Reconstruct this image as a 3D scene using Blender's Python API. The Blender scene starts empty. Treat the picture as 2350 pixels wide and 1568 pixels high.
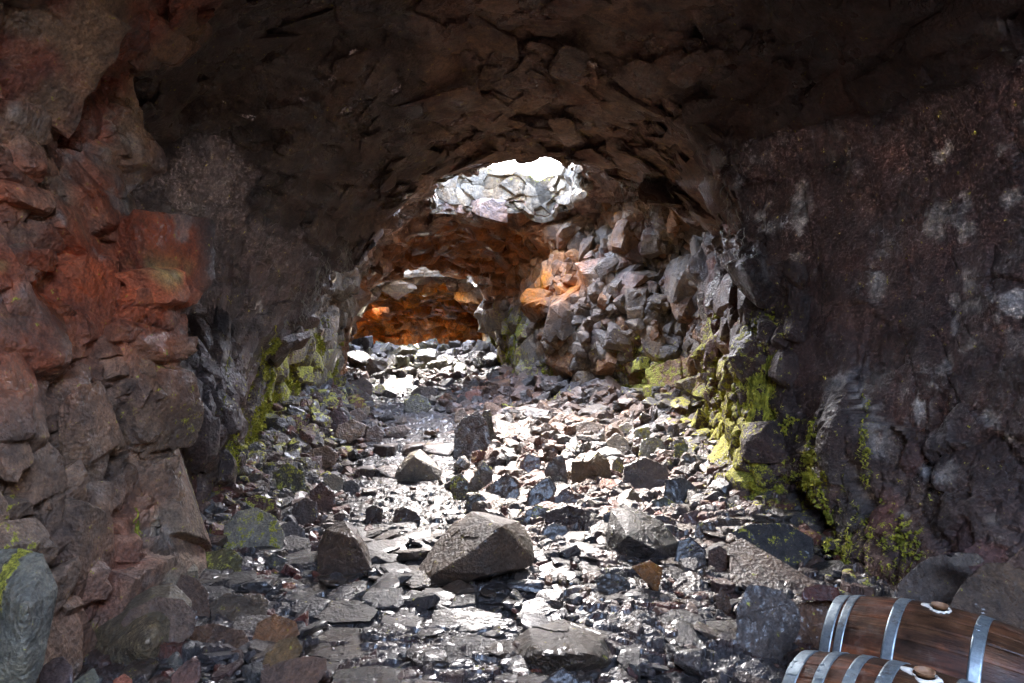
import bpy, bmesh, math, time
import numpy as np
from mathutils import Vector
T0 = time.time()
rng = np.random.default_rng(7)
S = bpy.context.scene
COL = S.collection
F, CX, CY, CAMZ = 1567.0, 1175.0, 784.0, 1.6      # lens in photo pixels (2350 wide), eye height in metres

# ------------------------------------------------------------------ noise (numpy)
def h3(ix, iy, iz, seed):
    with np.errstate(over='ignore'):
        h = (ix.astype(np.uint32)*np.uint32(73856093)) ^ (iy.astype(np.uint32)*np.uint32(19349663)) ^ (iz.astype(np.uint32)*np.uint32(83492791)) ^ np.uint32((seed*2654435761+12345) & 0xffffffff)
        h ^= h >> np.uint32(16); h *= np.uint32(0x7feb352d); h ^= h >> np.uint32(15); h *= np.uint32(0x846ca68b); h ^= h >> np.uint32(16)
    return h
def r01(h, k=0):
    with np.errstate(over='ignore'):
        g = h*np.uint32(2246822519) + np.uint32((k*3266489917+668265263) & 0xffffffff)
        g ^= g >> np.uint32(15); g *= np.uint32(0x85ebca6b); g ^= g >> np.uint32(13)
    return g.astype(np.float32)/np.float32(4294967295.0)
def vnoise(p, seed):
    f = np.floor(p).astype(np.int64); t = (p-f).astype(np.float32); t = t*t*t*(t*(t*6-15)+10)
    out = 0
    for dx in (0, 1):
        wx = t[:, 0] if dx else 1-t[:, 0]
        for dy in (0, 1):
            wy = t[:, 1] if dy else 1-t[:, 1]
            for dz in (0, 1):
                wz = t[:, 2] if dz else 1-t[:, 2]
                out = out + wx*wy*wz*(r01(h3(f[:, 0]+dx, f[:, 1]+dy, f[:, 2]+dz, seed))*2-1)
    return out
def fbm(p, seed, octv=4, gain=.5):
    a, s, o = 1.0, 0.0, 0
    q = p.copy()
    for i in range(octv):
        o = o + a*vnoise(q, seed+i*13); s += a; a *= gain; q = q*2.03+11.3
    return o/s*1.6
def ridged(p, seed, octv=4):
    a, s, o = 1.0, 0.0, 0
    q = p.copy()
    for i in range(octv):
        o = o + a*(1-np.abs(vnoise(q, seed+i*7))*2); s += a; a *= .5; q = q*2.1+5.7
    return o/s
def voro(p, seed, boxy=False):
    """nearest jittered cell: hash of the cell, offset to its centre, F1, F2"""
    n = len(p); f = np.floor(p).astype(np.int64)
    b1 = np.full(n, 9e9, np.float32); b2 = b1.copy(); bh = np.zeros(n, np.uint32); off = np.zeros((n, 3), np.float32)
    for dx in (-1, 0, 1):
        for dy in (-1, 0, 1):
            for dz in (-1, 0, 1):
                cx, cy, cz = f[:, 0]+dx, f[:, 1]+dy, f[:, 2]+dz
                h = h3(cx, cy, cz, seed)
                d = np.stack([p[:, 0]-(cx+.1+.8*r01(h, 1)), p[:, 1]-(cy+.1+.8*r01(h, 2)), p[:, 2]-(cz+.1+.8*r01(h, 3))], 1).astype(np.float32)
                q = np.sqrt((d**4).sum(1)) if boxy else (d*d).sum(1)
                m = q < b1
                b2 = np.where(m, b1, np.minimum(b2, q)); b1 = np.where(m, q, b1)
                bh = np.where(m, h, bh); off[m] = d[m]
    return bh, off, np.sqrt(b1), np.sqrt(b2)
def blocks(p, cell, seed, tilt=.5, warp=.25, crack=.25, cw=.07, boxy=False):
    """height field of broken faceted blocks, about -1..1, and the cell hash"""
    q = p/np.asarray(cell, np.float32)
    w = np.stack([vnoise(q*1.1+3, seed+1), vnoise(q*1.1+17, seed+2), vnoise(q*1.1+31, seed+3)], 1)*warp
    h, off, f1, f2 = voro(q+w, seed, boxy)
    tx, ty, tz = r01(h, 5)-.5, r01(h, 6)-.5, r01(h, 7)-.5
    v = (r01(h, 4)*2-1)*.6 + (off[:, 0]*tx+off[:, 1]*ty+off[:, 2]*tz)*2.6*tilt
    return v-crack*np.exp(-((f2-f1)/cw)), h
def sstep(a, b, x):
    t = np.clip((x-a)/(b-a), 0, 1); return t*t*(3-2*t)

# ------------------------------------------------------------------ camera maths
def P(px, py, Y):
    return np.array([(px-CX)/F*Y, Y, CAMZ-(py-CY)/F*Y])
def base_z(X, Y):
    """the lie of the cave floor, without its stones"""
    X = np.asarray(X, float); Y = np.asarray(Y, float)
    z = np.interp(Y, [-10, -3, 2, 6, 7.9, 8.0, 8.55, 8.65, 10, 12, 14, 16.2, 17.2, 18.3, 19.3, 22, 28],
                     [-.4, 0, 0, 0, .05, .17, .2, .32, .4, .5, .6, .72, 1.0, 1.25, 1.3, .9, .7])
    c = path_x(Y); d = np.abs(X-c)
    side = sstep(.7, 1.9, d)
    z = z+side*np.interp(Y, [0, 3, 5, 7, 9, 12, 16], [.0, .0, .04, .10, .10, .12, .1])
    yl = np.interp(Y, [0, 3, 4.5, 6, 8, 10.3, 12.4, 16], [-3, -2.3, -2.2, -2.55, -2.9, -3.05, -3.3, -4.1]); yr = np.interp(Y, [0, 3, 4.5, 6, 8, 9.5, 10.3, 11, 12, 16], [3.3, 2.9, 2.3, 2.2, 2.15, 2.25, 1.55, .9, .2, 0])
    z = z+.32*np.interp(Y, [0, 4.8, 6, 13, 16], [0, 0, 1, 1, 0])*(sstep(.9, 0, X-yl)+sstep(.9, 0, yr-X))
    return z
def path_x(Y):
    return np.interp(Y, [-10, 2, 4.4, 5.5, 6.85, 8, 10, 12.5, 15, 17], [-.3, -.4, -.75, -.85, -.95, -1.15, -1.2, -2.05, -2.6, -2.7])
def ground_Y(px, py):
    """distance at which the sight line through a photo pixel meets the floor"""
    Y = np.linspace(1.6, 26, 2400); z = CAMZ-(py-CY)/F*Y
    g = base_z((px-CX)/F*Y, Y); k = np.nonzero(z <= g)[0]
    return Y[k[0]] if len(k) else 26.0

# ------------------------------------------------------------------ mesh + material helpers
def mesh_obj(name, verts, faces, mat, smooth=True, parent=None, attrs=None, link=True):
    verts = np.asarray(verts, np.float32); faces = np.asarray(faces, np.int32)
    me = bpy.data.meshes.new(name); k = faces.shape[1]
    me.vertices.add(len(verts)); me.vertices.foreach_set('co', verts.ravel())
    me.loops.add(faces.size); me.loops.foreach_set('vertex_index', faces.ravel())
    me.polygons.add(len(faces)); me.polygons.foreach_set('loop_start', np.arange(0, faces.size, k, dtype=np.int32))
    me.update(calc_edges=True)
    me.polygons.foreach_set('use_smooth', np.full(len(faces), smooth))
    for an, (ty, arr) in (attrs or {}).items():
        a = me.attributes.new(an, ty, 'POINT')
        a.data.foreach_set('color' if ty == 'FLOAT_COLOR' else 'value', np.ascontiguousarray(arr, np.float32).ravel())
    me.materials.append(mat)
    o = bpy.data.objects.new(name, me)
    if link: COL.objects.link(o)
    if parent: o.parent = parent
    return o
def tag(o, label=None, cat=None, group=None, kind=None):
    if label: o['label'] = label
    if cat: o['category'] = cat
    if group: o['group'] = group
    if kind: o['kind'] = kind
    return o
class NT:
    def __init__(s, m):
        s.t = m.node_tree; s.n = s.t.nodes; s.l = s.t.links
        s.n.clear()
    def new(s, ty, **kw):
        n = s.n.new(ty)
        for k, v in kw.items():
            if k in n.inputs: n.inputs[k].default_value = v
            else: setattr(n, k, v)
        return n
    def link(s, a, b): s.l.new(a, b)
    def mix(s, fac, a, b, blend='MIX'):
        n = s.n.new('ShaderNodeMix'); n.data_type = 'RGBA'; n.blend_type = blend
        for i, v in ((0, fac), (6, a), (7, b)):
            if hasattr(v, 'is_linked'): s.link(v, n.inputs[i])
            else: n.inputs[i].default_value = v
        return n.outputs[2]
    def math(s, op, a, b=None, clamp=False):
        n = s.n.new('ShaderNodeMath'); n.operation = op; n.use_clamp = clamp
        for i, v in ((0, a), (1, b)):
            if v is None: continue
            if hasattr(v, 'is_linked'): s.link(v, n.inputs[i])
            else: n.inputs[i].default_value = v
        return n.outputs[0]
    def noise(s, vec, scale, detail=4, rough=.55, dist=0):
        n = s.n.new('ShaderNodeTexNoise'); n.inputs['Scale'].default_value = scale
        n.inputs['Detail'].default_value = detail; n.inputs['Roughness'].default_value = rough; n.inputs['Distortion'].default_value = dist
        s.link(vec, n.inputs['Vector']); return n.outputs['Fac']
    def ramp(s, fac, stops):
        n = s.n.new('ShaderNodeValToRGB'); e = n.color_ramp.elements
        while len(e) < len(stops): e.new(.5)
        for el, (p, c) in zip(e, stops): el.position = p; el.color = (*c, 1) if len(c) == 3 else c
        s.link(fac, n.inputs[0]); return n.outputs[0]
    def bump(s, h, strength, dist, normal=None):
        n = s.n.new('ShaderNodeBump'); n.inputs['Strength'].default_value = strength; n.inputs['Distance'].default_value = dist
        s.link(h, n.inputs['Height'])
        if normal is not None: s.link(normal, n.inputs['Normal'])
        return n.outputs[0]

def stone_material(name, source, rough=(.22, .6), bump_d=(.012, .004), wetscale=2.2, spec=.5, coat=0.0):
    """wet broken lava: own colour from the mesh ('attr') or the object ('object'), moss where the mesh or object says so"""
    m = bpy.data.materials.new(name); m.use_nodes = True; t = NT(m)
    geo = t.new('ShaderNodeNewGeometry'); pos = geo.outputs['Position']
    if source == 'attr':
        a = t.new('ShaderNodeAttribute', attribute_name='tint'); base = a.outputs['Color']
        b = t.new('ShaderNodeAttribute', attribute_name='moss'); moss = b.outputs['Fac']
        sep = t.new('ShaderNodeSeparateXYZ'); t.link(geo.outputs['Normal'], sep.inputs[0]); up = t.math('MULTIPLY_ADD', sep.outputs[2], .55); up.node.inputs[2].default_value = .68; moss = t.math('MULTIPLY', moss, up)
    else:
        a = t.new('ShaderNodeObjectInfo'); base = a.outputs['Color']; moss = a.outputs['Alpha']
        sep = t.new('ShaderNodeSeparateXYZ'); t.link(geo.outputs['Normal'], sep.inputs[0])
        up = t.math('MULTIPLY_ADD', sep.outputs[2], .45); up.node.inputs[2].default_value = .45
        moss = t.math('MULTIPLY', moss, t.math('ADD', up, .15))
    n1 = t.noise(pos, 3.1, 6, .6); n2 = t.noise(pos, 17, 6, .65); n3 = t.noise(pos, 75, 4, .7); n4 = t.noise(pos, wetscale, 3, .5)
    v = t.new('ShaderNodeTexVoronoi', Scale=42.0); t.link(pos, v.inputs['Vector'])
    # colour: patches of rust and grey, speckle of vesicles
    c = t.mix(t.ramp(n1, [(.34, (0, 0, 0)), (.66, (1, 1, 1))]), t.mix(1.0, base, (.62, .60, .62, 1), 'MULTIPLY'), t.mix(1.0, base, (1.35, 1.18, 1.02, 1), 'MULTIPLY'))
    c = t.mix(1.0, c, t.ramp(n2, [(.3, (.45, .45, .48)), (.52, (1, 1, 1)), (.72, (1.5, 1.4, 1.3))]), 'MULTIPLY')
    c = t.mix(.8, c, t.ramp(n3, [(.3, (.5, .5, .52)), (.6, (1.2, 1.2, 1.2))]), 'MULTIPLY')
    # moss: clumps of two greens
    mm = t.math('ADD', moss, t.math('MULTIPLY', t.math('SUBTRACT', n2, .5), 2.6))
    mm = t.math('ADD', mm, t.math('MULTIPLY', t.math('SUBTRACT', n3, .5), .9))
    mk = t.ramp(mm, [(.44, (0, 0, 0)), (.56, (1, 1, 1))])
    mossc = t.ramp(n3, [(.35, (.06, .065, .012)), (.5, (.30, .28, .03)), (.62, (.56, .52, .07))])
    c = t.mix(mk, c, mossc)
    bs = t.new('ShaderNodeBsdfPrincipled'); t.link(c, bs.inputs['Base Color'])
    w = t.ramp(n4, [(.40, (rough[0],)*3), (.58, (rough[1],)*3)])
    w = t.mix(mk, w, (.8, .8, .8, 1)); t.link(w, bs.inputs['Roughness'])
    bs.inputs['Specular IOR Level'].default_value = spec
    if coat:
        bs.inputs['Coat Weight'].default_value = coat; bs.inputs['Coat Roughness'].default_value = .2
        if source == 'attr':
            t.link(t.math('MULTIPLY', a.outputs['Alpha'], coat), bs.inputs['Coat Weight'])
            dry = t.math('MULTIPLY_ADD', a.outputs['Alpha'], -.28); dry.node.inputs[2].default_value = .28
            t.link(t.math('ADD', w, dry, True), bs.inputs['Roughness'])
    hh = t.math('ADD', t.math('MULTIPLY', n2, 1.0), t.math('MULTIPLY', v.outputs['Distance'], .35))
    nb = t.bump(hh, 1.0, bump_d[0]*3.2)
    v2 = t.new('ShaderNodeTexVoronoi', Scale=130.0); t.link(pos, v2.inputs['Vector']); pit = t.ramp(v2.outputs['Distance'], [(.12, (0, 0, 0)), (.3, (1, 1, 1))])
    nb = t.bump(pit, .8, .004, nb)
    nb = t.bump(n3, 1.0, bump_d[1]*3, nb)
    t.link(nb, bs.inputs['Normal'])
    o = t.new('ShaderNodeOutputMaterial'); t.link(bs.outputs[0], o.inputs[0])
    return m
M_WALL = stone_material('wet_cave_rock', 'attr', (.16, .78), (.010, .0022), 2.6, .6)
M_FLOOR = stone_material('wet_lava_floor', 'attr', (.18, .42), (.010, .003), 1.7, .75, .55)
M_ROCK = stone_material('loose_wet_rock', 'object', (.2, .5), (.009, .0035), 2.2, .7, .35)
M_PALE = stone_material('washed_pale_rock', 'attr', (.5, .9), (.014, .004), 1.3, .3)

# palette (real base colours)
BROWN = np.array([.105, .060, .045]); RED = np.array([.17, .055, .038]); GREY = np.array([.115, .108, .105]); DARK = np.array([.050, .046, .050])
OCHRE = np.array([.26, .115, .030]); ORANGE = np.array([.60, .21, .03]); PALE = np.array([.34, .31, .25]); PURPLE = np.array([.075, .052, .058])

# ------------------------------------------------------------------ the cave: sections lofted along the passage
SEC = [
 (-9.5, [(-.5,.2),(-.6,.7),(-.7,1.1),(-.6,1.5),(-.3,1.7),(0,1.8),(.3,1.7),(.6,1.5),(.7,1.1),(.6,.7),(.5,.2)]),
 (-8.6, [(-2.4,-.4),(-2.6,1),(-2.8,2),(-2.4,3.0),(-1.5,3.6),(0,3.9),(1.5,3.6),(2.4,3.0),(2.8,2),(2.6,1),(2.4,-.4)]),
 (-5.0, [(-3.3,-.4),(-3.5,1),(-3.6,2),(-3.2,3.2),(-1.8,4.1),(0,4.5),(1.8,4.2),(3.2,3.4),(3.8,2.2),(3.7,1),(3.4,-.4)]),
 (0.0,  [(-3.0,-.4),(-3.1,1),(-3.2,2),(-3.0,3.2),(-1.8,4.1),(0,4.5),(1.8,4.3),(3.1,3.4),(3.6,2.2),(3.5,1),(3.3,-.4)]),
 (2.6,  [(-2.25,-.4),(-2.4,1),(-2.7,2),(-2.8,3.0),(-1.8,4.0),(0,4.4),(1.7,4.2),(2.8,3.3),(3.3,2.2),(3.2,1),(3.0,-.4)]),
 (3.6,  [(-2.3,-.4),(-2.3,1),(-2.55,2),(-2.6,3.0),(-1.8,4.0),(0,4.35),(1.7,4.15),(2.7,3.3),(3.1,2.2),(3.0,1.1),(2.7,-.4)]),
 (4.45, [(-2.15,-.4),(-2.12,1),(-2.35,2),(-2.52,3.0),(-1.8,3.95),(0,4.3),(1.6,4.1),(2.55,3.3),(2.85,2.2),(2.75,1.1),(2.3,-.4)]),
 (4.62, [(-2.5,-.4),(-2.55,1),(-2.85,2),(-2.9,3.0),(-1.9,3.95),(0,4.3),(1.6,4.1),(2.5,3.3),(2.78,2.2),(2.65,1.1),(2.3,-.4)]),
 (5.5,  [(-2.55,-.4),(-2.45,1),(-2.95,2),(-3.0,3.0),(-1.9,3.95),(0,4.25),(1.5,4.0),(2.3,3.2),(2.5,2.2),(2.35,1.1),(2.3,-.4)]),
 (6.15, [(-2.6,-.4),(-2.42,1),(-2.6,1.8),(-2.5,2.6),(-1.7,3.65),(0,4.2),(1.3,3.85),(1.98,2.95),(2.2,1.9),(2.1,1.1),(2.25,-.4)]),
 (6.4,  [(-2.7,-.4),(-2.62,1),(-2.65,1.8),(-2.45,2.6),(-1.6,3.6),(0,4.15),(1.2,3.85),(1.95,3.15),(2.5,2.1),(2.3,1.15),(2.2,-.4)]),
 (8.0,  [(-2.9,-.4),(-2.8,1.2),(-2.42,1.7),(-2.12,2.15),(-1.55,3.0),(-.5,3.75),(.8,3.8),(1.7,3.5),(2.35,2.8),(2.4,1.5),(2.15,-.2)]),
 (8.4,  [(-3.0,-.3),(-3.0,1.2),(-2.9,1.9),(-2.45,2.5),(-1.6,3.2),(-.5,3.85),(.8,3.95),(1.8,3.7),(2.6,2.9),(2.55,1.5),(2.3,-.1)]),
 (9.5,  [(-3.0,-.2),(-3.0,1.2),(-2.9,2.1),(-2.5,2.9),(-1.5,3.7),(0,4.1),(1.2,4.05),(2.1,3.7),(2.65,2.9),(2.5,1.4),(2.25,-.1)]),
 (10.3, [(-3.05,-.1),(-3.0,1.2),(-2.85,2.2),(-2.45,3.0),(-1.5,3.75),(0,4.0),(1.2,4.0),(1.95,3.6),(2.2,2.8),(1.9,1.5),(1.55,0)]),
 (11.0, [(-3.1,-.1),(-3.0,1.2),(-2.8,2.3),(-2.4,3.1),(-1.4,3.75),(0,3.95),(1.05,3.9),(1.5,3.6),(1.55,2.8),(1.15,1.6),(.9,0)]),
 (11.8, [(-3.2,0),(-3.1,1.3),(-2.9,2.4),(-2.45,3.1),(-1.45,3.75),(-.2,3.93),(.8,3.83),(1.2,3.5),(1.0,2.6),(.55,1.6),(.3,0)]),
 (12.4, [(-3.3,.1),(-3.2,1.4),(-2.95,2.4),(-2.5,3.1),(-1.5,3.7),(-.5,3.84),(.3,3.66),(.8,3.2),(.75,2.5),(.3,1.5),(.15,.1)]),
 (14.0, [(-3.6,.1),(-3.5,1.5),(-3.25,2.5),(-2.75,3.15),(-1.8,3.6),(-.9,3.62),(-.1,3.45),(.25,2.95),(.15,2.1),(.0,1.4),(.1,.2)]),
 (16.3, [(-4.1,.3),(-4.0,1.5),(-3.75,2.5),(-3.2,3.2),(-2.6,3.42),(-1.8,3.42),(-1.2,3.25),(-.72,2.7),(-.5,1.9),(-.3,1.2),(.0,.3)]),
 (16.9, [(-4.3,.4),(-4.2,1.5),(-3.95,2.5),(-3.4,3.4),(-2.6,3.75),(-1.8,3.78),(-1.1,3.5),(-.6,2.8),(-.4,2.0),(-.3,1.2),(.0,.4)]),
 (19.3, [(-4.7,.5),(-4.7,1.5),(-4.5,2.5),(-3.7,3.25),(-2.7,3.5),(-1.8,3.5),(-.9,3.25),(-.45,2.7),(-.4,2.0),(-.3,1.3),(-.2,.5)]),
 (20.2, [(-5.2,.5),(-5.2,1.5),(-4.8,2.4),(-3.9,2.95),(-2.8,3.15),(-1.8,3.15),(-.9,2.95),(-.45,2.5),(-.4,1.9),(-.3,1.3),(-.2,.5)]),
 (24.0, [(-7.0,.5),(-7.1,1.5),(-6.9,2.45),(-5.7,2.8),(-3.8,2.9),(-2.2,2.9),(-1.0,2.7),(-.5,2.3),(-.4,1.7),(-.3,1.1),(-.2,.4)]),
 (26.3, [(-6.2,.4),(-6.2,1.3),(-5.8,1.9),(-4.8,2.3),(-3.6,2.5),(-2.5,2.5),(-1.4,2.4),(-.8,2.0),(-.7,1.5),(-.6,1.0),(-.6,.4)]),
 (26.9, [(-4.5,.5),(-4.5,.9),(-4.4,1.2),(-4.0,1.4),(-3.5,1.5),(-3.0,1.5),(-2.5,1.4),(-2.2,1.2),(-2.1,1.0),(-2.1,.8),(-2.1,.4)]),
]
SY = np.array([s[0] for s in SEC]); SP = np.array([s[1] for s in SEC], float)     # (k, 11, 2)
def catmull(ctrl, u):
    """ctrl (n,11,2) -> smooth profile through the 11 points at parameters u in 0..10"""
    i = np.clip(np.floor(u).astype(int), 0, 9); t = (u-i)[None, :, None]
    g = lambda k: ctrl[:, np.clip(i+k, 0, 10), :]
    p0, p1, p2, p3 = g(-1), g(0), g(1), g(2)
    return .5*((2*p1)+(-p0+p2)*t+(2*p0-5*p1+4*p2-p3)*t**2+(-p0+3*p1-3*p2+p3)*t**3)
def loft(Ys, u):
    c = np.stack([np.stack([np.interp(Ys, SY, SP[:, k, j]) for j in (0, 1)], -1) for k in range(11)], 1)
    return catmull(c, u)
def density(y):
    d = np.where(y < 2, .22, 1.0/np.maximum(y, 2)*2.4)
    d = d*(1+3.0*((y > 9.0) & (y < 12.6))+2.5*((y > 4.3) & (y < 4.75))+1.5*((y > 5.9) & (y < 6.6))+1.5*((y > 7.8) & (y < 8.5))+2*((y > 16) & (y < 17))+2.5*((y > 19.2) & (y < 20.4))+4*((y > 24) & (y < 27)))
    return d
yy = np.linspace(-9.5, 26.9, 8000); cd = np.cumsum(density(yy)); cd = (cd-cd[0])/(cd[-1]-cd[0])
NY, NU = 1050, 640
Ys = np.interp(np.linspace(0, 1, NY), cd, yy)
us = np.linspace(0, 10, NU)
prof = loft(Ys, us)                                              # (NY, NU, 2)
base = np.stack([prof[..., 0], np.repeat(Ys[:, None], NU, 1), prof[..., 1]], -1)
def grid_normals(g):
    a = np.gradient(g, axis=0); b = np.gradient(g, axis=1)
    n = np.cross(b, a); return n/np.maximum(np.linalg.norm(n, axis=-1, keepdims=True), 1e-9)
# soften normals by using a coarser surface
N = grid_normals(base)
for _ in range(6):
    N[1:-1] = (N[:-2]+N[1:-1]*2+N[2:])/4; N[:, 1:-1] = (N[:, :-2]+N[:, 1:-1]*2+N[:, 2:])/4
N /= np.maximum(np.linalg.norm(N, axis=-1, keepdims=True), 1e-9)
bp = base.reshape(-1, 3).astype(np.float32); nn = N.reshape(-1, 3).astype(np.float32)
cen = np.stack([np.interp(bp[:, 1], SY, SP[:, :, 0].mean(1)), bp[:, 1], np.full(len(bp), 1.8)], 1)
flip = ((cen-bp)*nn).sum(1) < 0
if flip.mean() > .5: nn = -nn                                     # normals point into the passage

def holes(x, y):
    """>0 inside a skylight"""
    n = vnoise(np.stack([x*1.7, y*1.7, x*0], 1), 91)*.16+vnoise(np.stack([x*5, y*5, x*0], 1), 92)*.05
    def se(cx, cy, hx, hy, p=3.2): return 1-(np.abs((x-cx)/hx)**p+np.abs((y-cy)/hy)**p)**(1/p)+n/min(hx, hy)
    return np.maximum.reduce([se(-.05, 10.35, 1.03, 1.72), se(-2.55, 18.25, 1.6, .95), se(-5.6, 23.3, 1.35, 1.9), se(1.5, -3.2, 2.0, 3.1)])
def blob(p, c, r):
    r = np.asarray(r, float) if np.ndim(r) else np.array([r]*3)
    return np.exp(-(((p-np.asarray(c))/r)**2).sum(1)).astype(np.float32)
def wallpt(px, py):
    """where the smooth cave lining lies on the line of sight through a photo point"""
    y = np.maximum(bp[:, 1], .1); u = CX+bp[:, 0]/y*F; v = CY-(bp[:, 2]-CAMZ)/y*F
    k = np.nonzero((np.abs(u-px) < 9) & (np.abs(v-py) < 9) & (bp[:, 1] > 1.5))[0]
    return bp[k[np.argmin(bp[k, 1])]].astype(float) if len(k) else P(px, py, 4)
BUMPS = [(wallpt(1950, 1000), (.16, .3, .34), .22), (wallpt(1822, 520), (.08, .2, .16), .10), (wallpt(2290, 680), (.12, .2, .2), .10), (wallpt(1735, 560), (.10, .2, .3), .08), (wallpt(330, 690), (.3, .3, .12), .12)]
STREAKS = [(wallpt(a, b), (c/F*3.0, .30, d/F*6.0)) for a, b, c, d in [(1822, 520, 26, 60), (1735, 560, 26, 75), (1712, 640, 16, 90), (1645, 560, 10, 70), (2290, 670, 34, 55), (2112, 920, 18, 45), (1905, 850, 9, 60), (1960, 990, 42, 110), (2125, 1085, 30, 9), (2010, 640, 10, 40), (1700, 400, 14, 45), (800, 590, 10, 30), (740, 640, 12, 36), (540, 820, 12, 60), (640, 850, 16, 60), (600, 690, 8, 40)]]
def wall_disp(p, n):
    up = -n[:, 2]                                                 # 1 on the ceiling
    ce = sstep(.45, .8, up)
    y = p[:, 1]
    r_ = np.stack([p[:, 0]*.8+p[:, 1]*.6, p[:, 1]*.8-p[:, 0]*.6, p[:, 2]+.15*p[:, 0]], 1)
    a1, h1 = blocks(r_, (.62, .62, .80), 11, .5, .14, .3, .035, True)
    a2, h2 = blocks(r_, (.23, .23, .34), 21, .75, .14, .45, .05, True)
    a3, h3_ = blocks(r_, (.09, .09, .12), 31, .8, .2, .35, .08, True)
    c1, g1 = blocks(p, (.55, .80, .26), 41, 1.0, .3, .12, .04)
    c2, g2 = blocks(p, (.19, .27, .10), 51, 1.1, .3, .2, .06)
    wallv = a1*.15+a2*.06+a3*.014
    ceilv = c1*.10+c2*.04+a3*.008
    alc = sstep(8.6, 9.6, y)*(1-sstep(12.6, 13.4, y))*(p[:, 0] > 0)
    wallv = wallv*(1+.30*alc)+alc*a2*.05
    d = wallv*(1-ce)+ceilv*ce
    # smooth big swells and hollows, fine grain
    d = d+fbm(p*.8, 61, 3)*.10+fbm(p*6, 71, 4)*.012+fbm(p*22, 75, 3)*.004
    # the dark right wall near the camera is smoother
    sm = sstep(1.6, 2.4, p[:, 0])*(1-sstep(5.6, 6.3, y))*sstep(.6, 1.5, p[:, 2])
    sl_ = (p[:, 0] < -1)*sstep(4.5, 4.7, y)*(1-sstep(7.6, 8.1, y))*sstep(.9, 1.6, p[:, 2])
    d = d*(1-.72*np.maximum(sm, sl_))
    d = d-.55*blob(p, P(1330, 880, 11.2), (.55, .7, .25))-.3*blob(p, P(1460, 870, 10.4), (.4, .5, .12))
    for c_, r_b, a_ in BUMPS: d = d+a_*blob(p, c_, r_b)
    # drip flutes running down the right buttress edge and left nose
    fl = np.exp(-((y-6.1)/.35)**2)*(p[:, 0] > 1.2)+np.exp(-((y-8.0)/.3)**2)*(p[:, 0] < -1)+np.exp(-((y-4.5)/.2)**2)*(p[:, 0] < -1)*.4
    d = d+fl*ridged(np.stack([p[:, 0]*6, p[:, 1]*6, p[:, 2]*1.3], 1), 81, 3)*.07
    return d, h1, h2, ce
CH = 60000
dsp = np.empty(len(bp), np.float32); H1 = np.empty(len(bp), np.uint32); H2 = H1.copy(); CE = dsp.copy()
for i in range(0, len(bp), CH):
    s = slice(i, i+CH); dsp[s], H1[s], H2[s], CE[s] = wall_disp(bp[s], nn[s])
edge = np.minimum(sstep(-9.5, -8.5, bp[:, 1]), 1)
wp = bp+nn*(dsp*edge)[:, None]
print('walls', round(time.time()-T0, 1))

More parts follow.
